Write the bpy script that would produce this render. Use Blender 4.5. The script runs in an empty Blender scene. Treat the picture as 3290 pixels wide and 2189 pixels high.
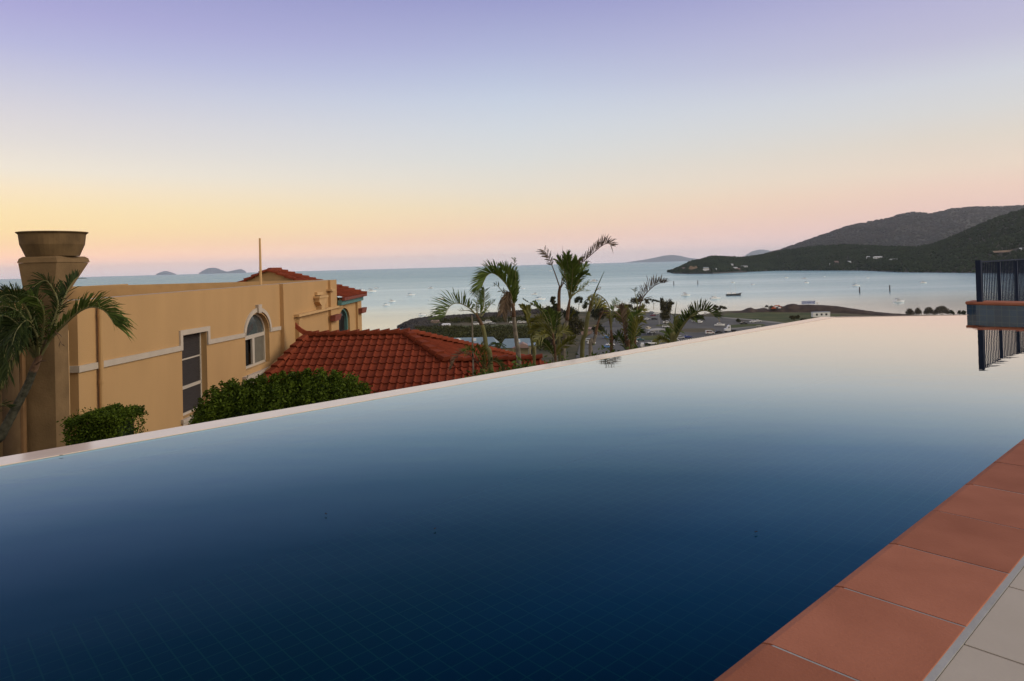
import bpy, bmesh, math, random
import numpy as np
from mathutils import Vector, Matrix
from mathutils.geometry import tessellate_polygon
random.seed(7)
rng = np.random.default_rng(11)
PI = math.pi
scene = bpy.context.scene
col = scene.collection

# ------------------------------------------------------------------ camera
F = 2210.0
PITCH = math.radians(0.6)
ROLL = math.atan(0.0266)
SH = -(244.1 + F * math.tan(PITCH))
CM = Matrix.Rotation(PI / 2 + PITCH, 3, 'X') @ Matrix.Rotation(-ROLL, 3, 'Z')
CAM = Vector((0, 0, 1.0))
cd = bpy.data.cameras.new('camera')
cam = bpy.data.objects.new('camera', cd)
col.objects.link(cam)
cam.matrix_world = Matrix.Translation(CAM) @ CM.to_4x4()
cd.sensor_width = 36.0
cd.lens = F / 3290 * 36.0
cd.shift_y = SH / 3290
cd.clip_start = 0.05
cd.clip_end = 200000
scene.camera = cam


def ray(x, y):
    return CM @ Vector(((x - 1645) / F, (1094.5 - y + SH) / F, -1))


def at(x, y, Y):
    d = ray(x, y)
    return CAM + d * (Y / d.y)


def onz(x, y, z):
    d = ray(x, y)
    return CAM + d * ((z - CAM.z) / d.z)


def onpl(x, y, P, N):
    d = ray(x, y)
    return CAM + d * ((Vector(P) - CAM).dot(N) / d.dot(N))


SEA = -44.0
LAND = -42.0


# ------------------------------------------------------------------ materials
def s2l(c):
    c = c / 255.0
    return c / 12.92 if c <= 0.04045 else ((c + 0.055) / 1.055) ** 2.4


def L(r, g, b):
    return (s2l(r), s2l(g), s2l(b), 1)


MATS = {}


def newmat(name):
    m = bpy.data.materials.new(name)
    m.use_nodes = True
    nt = m.node_tree
    for n in list(nt.nodes):
        nt.nodes.remove(n)
    out = nt.nodes.new('ShaderNodeOutputMaterial')
    MATS[name] = m
    return m, nt, out


def nd(nt, typ, **kw):
    n = nt.nodes.new(typ)
    for k, v in kw.items():
        if k.startswith('i_'):
            key = k[2:]
            key = int(key) if key.isdigit() else key.replace('_', ' ')
            n.inputs[key].default_value = v
        else:
            setattr(n, k, v)
    return n


def pm(name, c, rough=0.75, var=0.15, scale=2.0, bump=0.0, bscale=40.0, spec=0.3, island=0.0, metal=0.0, c2=None, coat=0.0, trans=0.0, stretch=None):
    """Principled material, colour varied by noise (and per leaf where island > 0)."""
    m, nt, out = newmat(name)
    b = nd(nt, 'ShaderNodeBsdfPrincipled')
    b.inputs['Roughness'].default_value = rough
    b.inputs['Specular IOR Level'].default_value = spec
    b.inputs['Metallic'].default_value = metal
    b.inputs['Coat Weight'].default_value = coat
    g = nd(nt, 'ShaderNodeNewGeometry')
    no = nd(nt, 'ShaderNodeTexNoise')
    no.inputs['Scale'].default_value = scale
    no.inputs['Detail'].default_value = 5
    if stretch:
        mp = nd(nt, 'ShaderNodeMapping')
        mp.inputs['Scale'].default_value = stretch
        nt.links.new(g.outputs['Position'], mp.inputs['Vector'])
        nt.links.new(mp.outputs['Vector'], no.inputs['Vector'])
    else:
        nt.links.new(g.outputs['Position'], no.inputs['Vector'])
    mx = nd(nt, 'ShaderNodeMix', data_type='RGBA')
    a = [v * (1 - var) for v in c[:3]] + [1]
    d = list(c2[:3]) + [1] if c2 else [min(1, v * (1 + var)) for v in c[:3]] + [1]
    mx.inputs[6].default_value = a
    mx.inputs[7].default_value = d
    rp = nd(nt, 'ShaderNodeMapRange')
    rp.inputs[1].default_value = 0.3
    rp.inputs[2].default_value = 0.7
    nt.links.new(no.outputs['Fac'], rp.inputs[0])
    if island > 0:
        ad = nd(nt, 'ShaderNodeMath', operation='MULTIPLY_ADD')
        ad.inputs[1].default_value = island
        nt.links.new(g.outputs['Random Per Island'], ad.inputs[0])
        sc = nd(nt, 'ShaderNodeMath', operation='MULTIPLY')
        sc.inputs[1].default_value = 1 - island
        nt.links.new(rp.outputs[0], sc.inputs[0])
        nt.links.new(sc.outputs[0], ad.inputs[2])
        nt.links.new(ad.outputs[0], mx.inputs[0])
    else:
        nt.links.new(rp.outputs[0], mx.inputs[0])
    nt.links.new(mx.outputs[2], b.inputs['Base Color'])
    if bump > 0:
        n2 = nd(nt, 'ShaderNodeTexNoise')
        n2.inputs['Scale'].default_value = bscale
        n2.inputs['Detail'].default_value = 4
        nt.links.new(g.outputs['Position'], n2.inputs['Vector'])
        bp = nd(nt, 'ShaderNodeBump')
        bp.inputs['Strength'].default_value = bump
        bp.inputs['Distance'].default_value = 0.02
        nt.links.new(n2.outputs['Fac'], bp.inputs['Height'])
        nt.links.new(bp.outputs[0], b.inputs['Normal'])
    if trans > 0:
        t = nd(nt, 'ShaderNodeBsdfTranslucent')
        nt.links.new(mx.outputs[2], t.inputs['Color'])
        ms = nd(nt, 'ShaderNodeMixShader')
        ms.inputs[0].default_value = trans
        nt.links.new(b.outputs[0], ms.inputs[1])
        nt.links.new(t.outputs[0], ms.inputs[2])
        nt.links.new(ms.outputs[0], out.inputs['Surface'])
    else:
        nt.links.new(b.outputs[0], out.inputs['Surface'])
    return m


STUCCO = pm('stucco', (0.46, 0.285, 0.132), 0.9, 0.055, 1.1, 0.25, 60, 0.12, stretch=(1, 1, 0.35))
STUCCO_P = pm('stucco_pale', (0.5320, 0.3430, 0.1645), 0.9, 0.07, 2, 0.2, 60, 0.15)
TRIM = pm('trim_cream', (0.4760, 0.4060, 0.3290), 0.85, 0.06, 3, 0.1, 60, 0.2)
STONE = pm('chimney_render', (0.1798, 0.1147, 0.0558), 0.9, 0.2, 3, 0.3, 30, 0.15)  # brown render, with the shade on its front put into the colour
POT = pm('chimney_pot', (0.1414, 0.0893, 0.0409), 0.85, 0.25, 4, 0.15, 20, 0.2)
ROOFT = pm('roof_tile', (0.1892, 0.0389, 0.0180), 0.88, 0.3, 3.5, 0.25, 50, 0.10, island=0.45)
CAPT = pm('roof_cap', (0.20, 0.044, 0.020), 0.88, 0.25, 3, 0.2, 50, 0.10, island=0.4)
WHITE = pm('white_paint', (0.84, 0.84, 0.83), 0.5, 0.05, 2, 0, 10, 0.4)
FRAMEW = pm('window_frame', (0.4760, 0.4200, 0.3500), 0.5, 0.04, 3, 0, 10, 0.4)
DARKIN = pm('dark_interior', (0.012, 0.011, 0.010), 0.9, 0.2, 3)
BLIND = pm('blind', (0.0384, 0.0320, 0.0304), 0.8, 0.2, 6, stretch=(1, 1, 14))
CURT = pm('curtain', (0.1400, 0.1260, 0.0980), 0.85, 0.12, 5)
TEAL = pm('teal_paint', (0.09, 0.20, 0.19), 0.6, 0.1, 4)
BROWNP = pm('brown_pipe', (0.16, 0.085, 0.035), 0.7, 0.2, 4)
CORB = pm('red_brown_trim', (0.19, 0.055, 0.035), 0.75, 0.2, 5)
NAVY = pm('fence_paint', (0.020, 0.028, 0.052), 0.75, 0.1, 4, 0, 10, 0.1)
TRUNKG = pm('palm_green_trunk', (0.21, 0.19, 0.055), 0.7, 0.3, 9, 0.3, 60, 0.25, c2=(0.17, 0.17, 0.08))
TRUNKB = pm('palm_brown_sheath', (0.13, 0.075, 0.045), 0.85, 0.4, 12, 0.4, 60, 0.2)
TRUNKS = pm('palm_grey_trunk', (0.22, 0.19, 0.15), 0.85, 0.35, 8, 0.4, 50, 0.2)
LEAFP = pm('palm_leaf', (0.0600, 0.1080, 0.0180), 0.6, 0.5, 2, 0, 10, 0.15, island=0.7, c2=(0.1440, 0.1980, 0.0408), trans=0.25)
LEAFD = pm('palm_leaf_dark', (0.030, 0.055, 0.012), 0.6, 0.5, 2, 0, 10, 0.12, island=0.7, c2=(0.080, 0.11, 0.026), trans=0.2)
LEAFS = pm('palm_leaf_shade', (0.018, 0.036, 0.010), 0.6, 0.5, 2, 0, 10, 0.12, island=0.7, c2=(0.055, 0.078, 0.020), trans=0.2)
LEAFY = pm('palm_leaf_yellow', (0.09, 0.115, 0.018), 0.5, 0.4, 2, 0, 10, 0.35, island=0.7, c2=(0.24, 0.22, 0.04), trans=0.3)
LEAFB = pm('palm_leaf_dry', (0.08, 0.055, 0.035), 0.8, 0.4, 2, 0, 10, 0.2, island=0.7, c2=(0.20, 0.14, 0.09), trans=0.15)
HEDGE = pm('hedge_leaf', (0.0306, 0.0680, 0.0054), 0.65, 0.5, 3, 0, 10, 0.12, island=0.65, c2=(0.1088, 0.1530, 0.0122), trans=0.2)
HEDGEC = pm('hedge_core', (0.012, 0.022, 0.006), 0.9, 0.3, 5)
TREEL = pm('tree_leaf', (0.0240, 0.0360, 0.0128), 0.7, 0.45, 0.3, 0, 10, 0.2, island=0.7, c2=(0.0600, 0.0680, 0.0240))
MANG = pm('mangrove_leaf', (0.034, 0.048, 0.016), 0.8, 0.45, 0.12, 0, 10, 0.1, island=0.25, c2=(0.085, 0.085, 0.032))
TREEO = pm('tree_leaf_olive', (0.0480, 0.0520, 0.0160), 0.7, 0.45, 0.3, 0, 10, 0.2, island=0.7, c2=(0.0960, 0.0840, 0.0336))
SHRUBG = pm('shrub_grey', (0.055, 0.05, 0.035), 0.8, 0.4, 0.3, 0, 10, 0.2, island=0.7, c2=(0.12, 0.10, 0.07))
TRUNKL = pm('palm_dark_trunk', (0.045, 0.045, 0.030), 0.85, 0.4, 14, 0.4, 50, 0.1, c2=(0.10, 0.095, 0.07))
BARK = pm('bark', (0.10, 0.075, 0.05), 0.9, 0.3, 3)
BARKP = pm('pale_bark', (0.26, 0.21, 0.14), 0.9, 0.3, 3)
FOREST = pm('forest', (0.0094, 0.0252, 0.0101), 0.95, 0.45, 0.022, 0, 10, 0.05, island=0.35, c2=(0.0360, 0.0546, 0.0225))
FOREST2 = pm('hazy_forest', (0.0336, 0.0352, 0.0304), 0.95, 0.45, 0.004, 0, 10, 0.05, island=0.35, c2=(0.0680, 0.0576, 0.0464))  # lighter and greyer than the front forest: distance haze put into the colour
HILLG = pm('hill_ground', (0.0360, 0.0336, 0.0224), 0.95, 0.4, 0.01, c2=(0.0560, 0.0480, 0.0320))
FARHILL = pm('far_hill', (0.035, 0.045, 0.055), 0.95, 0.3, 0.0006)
GRASS = pm('grass_ground', (0.0575, 0.0978, 0.0207), 0.95, 0.4, 0.05, c2=(0.1092, 0.1092, 0.0403))
LANDM = pm('land', (0.060, 0.066, 0.026), 0.95, 0.4, 0.06, c2=(0.14, 0.112, 0.065))
DRYG = pm('dry_grass', (0.11, 0.095, 0.05), 0.95, 0.3, 0.08, c2=(0.16, 0.13, 0.08))
DIRT = pm('dirt', (0.0520, 0.0336, 0.0256), 0.95, 0.35, 0.15, 0.4, 1.5, c2=(0.0920, 0.0624, 0.0440))
ROCK = pm('rock', (0.0360, 0.0336, 0.0344), 0.9, 0.4, 0.3, island=0.6, c2=(0.0800, 0.0720, 0.0680))
ASPH = pm('asphalt', (0.1100, 0.1100, 0.1035), 0.9, 0.2, 0.06, c2=(0.1400, 0.1380, 0.1305))
PATHM = pm('path_concrete', (0.24, 0.23, 0.21), 0.9, 0.15, 0.2)
SAND = pm('sandy_cut', (0.2310, 0.1610, 0.1050), 0.95, 0.35, 0.06)
BLUEROOF = pm('blue_roof', (0.2100, 0.2800, 0.3290), 0.5, 0.08, 0.4)
CREAMW = pm('cream_wall', (0.3500, 0.3010, 0.1820), 0.85, 0.1, 0.5)
GLASSD = pm('dark_glass', (0.02, 0.025, 0.03), 0.12, 0.2, 1, 0, 10, 0.5)
TYRE = pm('tyre', (0.015, 0.015, 0.015), 0.9, 0.1, 2)
HULLW = pm('boat_white', (0.88, 0.88, 0.87), 0.35, 0.04, 1, 0, 10, 0.5)
HULLB = pm('boat_black', (0.018, 0.018, 0.020), 0.4, 0.1, 1, 0, 10, 0.5)
BLUEC = pm('boat_canvas_blue', (0.05, 0.08, 0.16), 0.8, 0.1, 1)
GREYC = pm('boat_canvas_grey', (0.10, 0.11, 0.12), 0.8, 0.1, 1)
REDC = pm('boat_canvas_red', (0.17, 0.06, 0.07), 0.8, 0.1, 1)
METAL = pm('mast_metal', (0.55, 0.55, 0.55), 0.35, 0.05, 1, 0, 10, 0.5, metal=0.6)
WOOD = pm('pile_wood', (0.055, 0.045, 0.045), 0.9, 0.3, 1)
ORANGE = pm('digger_orange', (0.50, 0.12, 0.05), 0.6, 0.15, 1)
PINKR = pm('pink_roof', (0.36, 0.25, 0.22), 0.8, 0.12, 0.4)
SIGNB = pm('sign_panel', (0.50, 0.56, 0.72), 0.6, 0.04, 0.3)
SIGNT = pm('sign_mark', (0.16, 0.22, 0.48), 0.6, 0.1, 0.3)
REDM = pm('red_mark', (0.42, 0.05, 0.04), 0.6, 0.1, 0.3)
CAPTILE = pm('coping_terracotta', (0.34, 0.112, 0.056), 0.7, 0.26, 4.5, 0.10, 120, 0.12, island=0.6, c2=(0.46, 0.172, 0.098))
GROUT = pm('grout', (0.3640, 0.3549, 0.3367), 0.8, 0.12, 8, 0.1, 80)
PAVER = pm('deck_paver', (0.4820, 0.4151, 0.3350), 0.75, 0.1, 5, 0.04, 70, 0.15, island=0.5, c2=(0.4986, 0.4365, 0.3630))
WEIR = pm('weir_sky_pink', (0.7600, 0.6000, 0.4960), 0.10, 0.05, 6, 0, 60, 0.5)  # pale pink colour stands in for low sky mirrored on the edge


def car_mat(name, c):
    return pm(name, c, 0.3, 0.03, 1, 0, 10, 0.5, coat=0.4)


CARC = {'white': car_mat('car_white', (0.85, 0.85, 0.84)), 'cream': car_mat('car_cream', (0.62, 0.55, 0.40)), 'silver': car_mat('car_silver', (0.40, 0.42, 0.44)),
        'dark': car_mat('car_dark', (0.02, 0.021, 0.025)), 'blue': car_mat('car_blue', (0.035, 0.06, 0.25)), 'light blue': car_mat('car_light_blue', (0.10, 0.24, 0.50)),
        'red': car_mat('car_red', (0.16, 0.02, 0.05)), 'teal': car_mat('car_teal', (0.04, 0.13, 0.14)), 'grey': car_mat('car_grey', (0.19, 0.22, 0.28))}


def mosaic(name, c1, c2, mortar, size, tilt=0.0, msize=0.018, rough=0.3, swap=False):
    m, nt, out = newmat(name)
    b = nd(nt, 'ShaderNodeBsdfPrincipled', i_Roughness=rough)
    g = nd(nt, 'ShaderNodeNewGeometry')
    mp = nd(nt, 'ShaderNodeMapping')
    mp.inputs['Rotation'].default_value = (0, 0, tilt)
    nt.links.new(g.outputs['Position'], mp.inputs['Vector'])
    src = mp.outputs['Vector']
    if swap:
        sp = nd(nt, 'ShaderNodeSeparateXYZ')
        cb = nd(nt, 'ShaderNodeCombineXYZ')
        nt.links.new(src, sp.inputs[0])
        nt.links.new(sp.outputs[1], cb.inputs[0])
        nt.links.new(sp.outputs[2], cb.inputs[1])
        src = cb.outputs[0]
    br = nd(nt, 'ShaderNodeTexBrick')
    br.offset = 0
    br.inputs['Scale'].default_value = 1
    br.inputs['Brick Width'].default_value = size
    br.inputs['Row Height'].default_value = size
    br.inputs['Mortar Size'].default_value = size * msize
    br.inputs['Mortar Smooth'].default_value = 0.2
    br.inputs['Color1'].default_value = (*c1, 1)
    br.inputs['Color2'].default_value = (*c2, 1)
    br.inputs['Mortar'].default_value = (*mortar, 1)
    nt.links.new(src, br.inputs['Vector'])
    nt.links.new(br.outputs['Color'], b.inputs['Base Color'])
    nt.links.new(b.outputs[0], out.inputs['Surface'])
    return m


DX, DY = 0.742, 0.6704          # direction of the coping
NX, NY = -DY, DX                # across the pool, towards the view
TILT = math.atan2(DY, DX)
POOLT = mosaic('pool_tile', (0.006, 0.020, 0.029), (0.009, 0.026, 0.036), (0.085, 0.08, 0.05), 0.105, -TILT, 0.04)
POOLS = pm('pool_side', (0.009, 0.024, 0.035), 0.4, 0.15, 3, 0, 10, 0.3)
WALLT = mosaic('wall_tile', (0.004, 0.034, 0.078), (0.008, 0.056, 0.115), (0.045, 0.09, 0.115), 0.098, -TILT, 0.045, 0.18, swap=True)

# pool water: mirror with a steep angle falloff over blue absorbing water
m, nt, out = newmat('pool_water')
g = nd(nt, 'ShaderNodeNewGeometry')
no = nd(nt, 'ShaderNodeTexNoise')
no.inputs['Scale'].default_value = 2.2
no.inputs['Detail'].default_value = 2
mp = nd(nt, 'ShaderNodeMapping')
mp.inputs['Rotation'].default_value = (0, 0, 0.5)
mp.inputs['Scale'].default_value = (1, 2.2, 1)
nt.links.new(g.outputs['Position'], mp.inputs['Vector'])
nt.links.new(mp.outputs['Vector'], no.inputs['Vector'])
bp = nd(nt, 'ShaderNodeBump')
bp.inputs['Strength'].default_value = 0.13
bp.inputs['Distance'].default_value = 0.010
nt.links.new(no.outputs['Fac'], bp.inputs['Height'])
dt = nd(nt, 'ShaderNodeVectorMath', operation='DOT_PRODUCT')
nt.links.new(g.outputs['Incoming'], dt.inputs[0])
nt.links.new(g.outputs['Normal'], dt.inputs[1])
ab = nd(nt, 'ShaderNodeMath', operation='ABSOLUTE')
nt.links.new(dt.outputs['Value'], ab.inputs[0])
cr = nd(nt, 'ShaderNodeValToRGB')
el = cr.color_ramp.elements
WR = [(0.0, (1, 1, 1)), (0.085, (0.90, 0.89, 0.87)), (0.129, (0.77, 0.77, 0.77)), (0.168, (0.60, 0.64, 0.66)), (0.205, (0.38, 0.455, 0.485)), (0.24, (0.21, 0.30, 0.34)), (0.292, (0.088, 0.160, 0.187)),
      (0.358, (0.034, 0.078, 0.097)), (0.515, (0.006, 0.014, 0.020)), (1.0, (0.012, 0.02, 0.03))]
while len(el) < len(WR):
    el.new(0.5)
for e, (p_, c_) in zip(el, WR):
    e.position = p_
    e.color = (*c_, 1)
nt.links.new(ab.outputs[0], cr.inputs[0])
gl = nd(nt, 'ShaderNodeBsdfGlossy')
gl.inputs['Roughness'].default_value = 0.0
nt.links.new(cr.outputs[0], gl.inputs['Color'])
nt.links.new(bp.outputs[0], gl.inputs['Normal'])
inv = nd(nt, 'ShaderNodeInvert')
nt.links.new(cr.outputs[0], inv.inputs['Color'])
mu = nd(nt, 'ShaderNodeMix', data_type='RGBA', blend_type='MULTIPLY')
mu.inputs[0].default_value = 1
mu.inputs[7].default_value = (0.14, 0.55, 0.68, 1)
nt.links.new(inv.outputs[0], mu.inputs[6])
tr = nd(nt, 'ShaderNodeBsdfTransparent')
nt.links.new(mu.outputs[2], tr.inputs['Color'])
ad = nd(nt, 'ShaderNodeAddShader')
nt.links.new(gl.outputs[0], ad.inputs[0])
nt.links.new(tr.outputs[0], ad.inputs[1])
nt.links.new(ad.outputs[0], out.inputs['Surface'])
POOLW = m

# sea: wind-rippled water, calmer (more mirror-like) in the sheltered bay near the shore
m, nt, out = newmat('sea_water')
g = nd(nt, 'ShaderNodeNewGeometry')
sp = nd(nt, 'ShaderNodeSeparateXYZ')
nt.links.new(g.outputs['Position'], sp.inputs[0])
calm = nd(nt, 'ShaderNodeMapRange', interpolation_type='SMOOTHERSTEP')
calm.inputs[1].default_value = 3200
calm.inputs[2].default_value = 480
calm.inputs[3].default_value = 0.52
calm.inputs[4].default_value = 0.86
nt.links.new(sp.outputs[1], calm.inputs[0])
mp = nd(nt, 'ShaderNodeMapping')
mp.inputs['Scale'].default_value = (0.0005, 0.0050, 0)
mp.inputs['Rotation'].default_value = (0, 0, 0.10)
nt.links.new(g.outputs['Position'], mp.inputs['Vector'])
no = nd(nt, 'ShaderNodeTexNoise')
no.inputs['Scale'].default_value = 1
no.inputs['Detail'].default_value = 6
no.inputs['Roughness'].default_value = 0.6
nt.links.new(mp.outputs['Vector'], no.inputs['Vector'])
ma = nd(nt, 'ShaderNodeMath', operation='MULTIPLY_ADD')
ma.inputs[1].default_value = 0.62
nt.links.new(no.outputs['Fac'], ma.inputs[0])
sb = nd(nt, 'ShaderNodeMath', operation='SUBTRACT')
sb.inputs[1].default_value = 0.31
nt.links.new(calm.outputs[0], sb.inputs[0])
nt.links.new(sb.outputs[0], ma.inputs[2])
df = nd(nt, 'ShaderNodeBsdfDiffuse')
df.inputs['Color'].default_value = (0.10, 0.28, 0.33, 1)
gl = nd(nt, 'ShaderNodeBsdfGlossy')
cl2 = nd(nt, 'ShaderNodeMapRange', interpolation_type='SMOOTHSTEP')
cl2.inputs[1].default_value = 900
cl2.inputs[2].default_value = 470
nt.links.new(sp.outputs[1], cl2.inputs[0])
gc = nd(nt, 'ShaderNodeMix', data_type='RGBA')
gc.inputs[6].default_value = (0.80, 0.94, 0.97, 1)
gc.inputs[7].default_value = (0.86, 0.90, 0.91, 1)
nt.links.new(cl2.outputs[0], gc.inputs[0])
nt.links.new(gc.outputs[2], gl.inputs['Color'])
rg = nd(nt, 'ShaderNodeMapRange')
rg.inputs[3].default_value = 0.22
rg.inputs[4].default_value = 0.10
nt.links.new(cl2.outputs[0], rg.inputs[0])
nt.links.new(rg.outputs[0], gl.inputs['Roughness'])
ms = nd(nt, 'ShaderNodeMixShader')
nt.links.new(ma.outputs[0], ms.inputs[0])
nt.links.new(df.outputs[0], ms.inputs[1])
nt.links.new(gl.outputs[0], ms.inputs[2])
nt.links.new(ms.outputs[0], out.inputs['Surface'])
SEAM = m

# window panes: glossy dark glass
m, nt, out = newmat('window_glass')
b = nd(nt, 'ShaderNodeBsdfPrincipled', i_Roughness=0.06)
b.inputs['Base Color'].default_value = (0.06, 0.075, 0.08, 1)
b.inputs['Specular IOR Level'].default_value = 0.8
no = nd(nt, 'ShaderNodeTexNoise', i_Scale=1.5)
bp = nd(nt, 'ShaderNodeBump', i_Strength=0.05)
nt.links.new(no.outputs['Fac'], bp.inputs['Height'])
nt.links.new(bp.outputs[0], b.inputs['Normal'])
nt.links.new(b.outputs[0], out.inputs['Surface'])
GLASS = m
m, nt, out = newmat('lit_lamp')
e = nd(nt, 'ShaderNodeEmission', i_Strength=3.0)
e.inputs['Color'].default_value = (1.0, 0.8, 0.35, 1)
nt.links.new(e.outputs[0], out.inputs['Surface'])
LAMP = m


# ------------------------------------------------------------------ objects
def wloc(o):
    v = Vector((0, 0, 0))
    while o is not None:
        v += o.location
        o = o.parent
    return v


def tag(o, label=None, cat=None, group=None, kind=None):
    if label:
        o['label'] = label
    if cat:
        o['category'] = cat
    if group:
        o['group'] = group
    if kind:
        o['kind'] = kind
    return o


def thing(name, label, cat, loc, group=None):
    o = bpy.data.objects.new(name, None)
    o.empty_display_size = 0.2
    o.location = loc
    col.objects.link(o)
    return tag(o, label, cat, group)


class MB:
    """Collects faces in world coordinates; build() links them as one mesh object."""

    def __init__(self):
        self.v, self.f, self.m = [], [], []

    def add(self, vs, fs, mi=0):
        k = len(self.v)
        self.v += [tuple(p) for p in vs]
        self.f += [tuple(i + k for i in f) for f in fs]
        self.m += [mi] * len(fs)

    def arr(self, V, Fq, mi=0):
        k = len(self.v)
        self.v += V.tolist()
        self.f += (Fq + k).tolist()
        self.m += [mi] * len(Fq)

    def prism(self, A, B, mi=0):
        n = len(A)
        fs = [tuple(range(n)), tuple(range(2 * n - 1, n - 1, -1))]
        fs += [(i, i + n, (i + 1) % n + n, (i + 1) % n) for i in range(n)]
        self.add(list(A) + list(B), fs, mi)

    def box(self, x0, x1, y0, y1, z0, z1, mi=0):
        A = [(x0, y0, z0), (x1, y0, z0), (x1, y1, z0), (x0, y1, z0)]
        self.prism(A, [(x, y, z1) for x, y, z in A], mi)

    def obox(self, c, ux, uy, hx, hy, z0, z1, mi=0):
        c, ux, uy = Vector(c), Vector(ux), Vector(uy)
        P = [c - ux * hx - uy * hy, c + ux * hx - uy * hy, c + ux * hx + uy * hy, c - ux * hx + uy * hy]
        self.prism([(p.x, p.y, z0) for p in P], [(p.x, p.y, z1) for p in P], mi)

    def tube(self, pts, rad, n=8, mi=0, cap=True):
        pts = [Vector(p) for p in pts]
        if not hasattr(rad, '__len__'):
            rad = [rad] * len(pts)
        vs, fs = [], []
        ref = Vector((0.3, 0.2, 0.9)).normalized()
        for i, p in enumerate(pts):
            t = (pts[min(i + 1, len(pts) - 1)] - pts[max(i - 1, 0)]).normalized()
            a = t.cross(ref)
            if a.length < 0.05:
                a = t.cross(Vector((1, 0, 0)))
            a.normalize()
            b = t.cross(a)
            for k in range(n):
                an = 2 * PI * k / n
                vs.append(p + (a * math.cos(an) + b * math.sin(an)) * rad[i])
        for i in range(len(pts) - 1):
            for k in range(n):
                fs.append((i * n + k, i * n + (k + 1) % n, (i + 1) * n + (k + 1) % n, (i + 1) * n + k))
        if cap:
            fs.append(tuple(range(n - 1, -1, -1)))
            fs.append(tuple((len(pts) - 1) * n + k for k in range(n)))
        self.add(vs, fs, mi)

    def lathe(self, c, prof, n=32, mi=0):
        """prof: list of (radius, z) from the bottom up round the vertical through c."""
        vs, fs = [], []
        for r, z in prof:
            for k in range(n):
                a = 2 * PI * k / n
                vs.append((c[0] + r * math.cos(a), c[1] + r * math.sin(a), z))
        for i in range(len(prof) - 1):
            for k in range(n):
                fs.append((i * n + k, i * n + (k + 1) % n, (i + 1) * n + (k + 1) % n, (i + 1) * n + k))
        fs.append(tuple(range(n - 1, -1, -1)))
        fs.append(tuple((len(prof) - 1) * n + k for k in range(n)))
        self.add(vs, fs, mi)

    def build(self, name, mat, parent=None, loc=None, smooth=False, local=False, fixn=True):
        mats = mat if isinstance(mat, (list, tuple)) else [mat]
        me = bpy.data.meshes.new(name)
        off = Vector((0, 0, 0))
        if not local:
            off = wloc(parent) + (Vector(loc) if loc is not None else Vector((0, 0, 0)))
        V = np.array(self.v, dtype=np.float64) - np.array(off)
        me.from_pydata(V.tolist(), [], self.f)
        for m_ in mats:
            me.materials.append(m_)
        if len(mats) > 1:
            me.polygons.foreach_set('material_index', self.m)
        if smooth:
            me.polygons.foreach_set('use_smooth', [True] * len(self.f))
        me.update()
        if fixn and len(self.f) < 20000:
            b_ = bmesh.new()
            b_.from_mesh(me)
            bmesh.ops.recalc_face_normals(b_, faces=b_.faces)
            b_.to_mesh(me)
            b_.free()
        o = bpy.data.objects.new(name, me)
        col.objects.link(o)
        if parent is not None:
            o.parent = parent
        if loc is not None:
            o.location = loc
        return o


def copy_tree(o, parent=None):
    c = o.copy()
    col.objects.link(c)
    if parent is not None:
        c.parent = parent
    for ch in list(o.children):
        copy_tree(ch, c)
    return c


def catmull(P, n):
    P = [Vector(p) for p in P]
    Q = [P[0] * 2 - P[1]] + P + [P[-1] * 2 - P[-2]]
    out_ = []
    segs = len(P) - 1
    for i in range(n):
        u = i / (n - 1) * segs
        k = min(int(u), segs - 1)
        t = u - k
        a, b, c, d = Q[k], Q[k + 1], Q[k + 2], Q[k + 3]
        out_.append(0.5 * ((2 * b) + (c - a) * t + (2 * a - 5 * b + 4 * c - d) * t * t + (3 * b - a - 3 * c + d) * t ** 3))
    return out_


def leaves(mb, C, size, aspect=0.5, mi=0, flat=0.0):
    """One leaf-shaped quad per point of C (n,3), random orientation."""
    C = np.asarray(C, dtype=float)
    n = len(C)
    a = rng.normal(size=(n, 3))
    a[:, 2] *= (1 - flat)
    a /= np.linalg.norm(a, axis=1)[:, None]
    b = np.cross(a, rng.normal(size=(n, 3)))
    b /= np.linalg.norm(b, axis=1)[:, None]
    s = (size * rng.uniform(0.6, 1.3, n))[:, None]
    V = np.stack([C - a * s, C + b * s * aspect, C + a * s, C - b * s * aspect], 1).reshape(-1, 3)
    mb.arr(V, np.arange(4 * n).reshape(n, 4), mi)


# ------------------------------------------------------------------ world light
world = bpy.data.worlds.new('World')
scene.world = world
world.use_nodes = True
nt = world.node_tree
for n in list(nt.nodes):
    nt.nodes.remove(n)
wo = nd(nt, 'ShaderNodeOutputWorld')
bg = nd(nt, 'ShaderNodeBackground', i_Strength=1.0)
tc = nd(nt, 'ShaderNodeTexCoord')
sp = nd(nt, 'ShaderNodeSeparateXYZ')
nt.links.new(tc.outputs['Generated'], sp.inputs[0])
asn = nd(nt, 'ShaderNodeMath', operation='ARCSINE', use_clamp=False)
nt.links.new(sp.outputs[2], asn.inputs[0])
fac = nd(nt, 'ShaderNodeMapRange')
fac.inputs[1].default_value = 0
fac.inputs[2].default_value = math.radians(90)
nt.links.new(asn.outputs[0], fac.inputs[0])


HAZE_D = 3.0e-5
HAZE_TOP, HAZE_HALF = 420.0, 31000.0


def through_haze(d, c):
    """radiance outside the haze that reaches the camera as colour c at d degrees elevation"""
    path = min(HAZE_HALF, HAZE_TOP / max(math.sin(math.radians(d)), 1e-4))
    t = math.exp(-HAZE_D * path)
    air = (0.40, 0.38, 0.395)
    g_ = (c[0] + c[1] + c[2]) / 3
    c = tuple(min(255, v + (g_ + 4 - v) * 0.12 + 2) for v in c)
    return tuple(min(1.8, max(0.0, (v - a * (1 - t)) / t)) for v, a in zip(L(*c)[:3], air)) + (1,)


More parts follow.
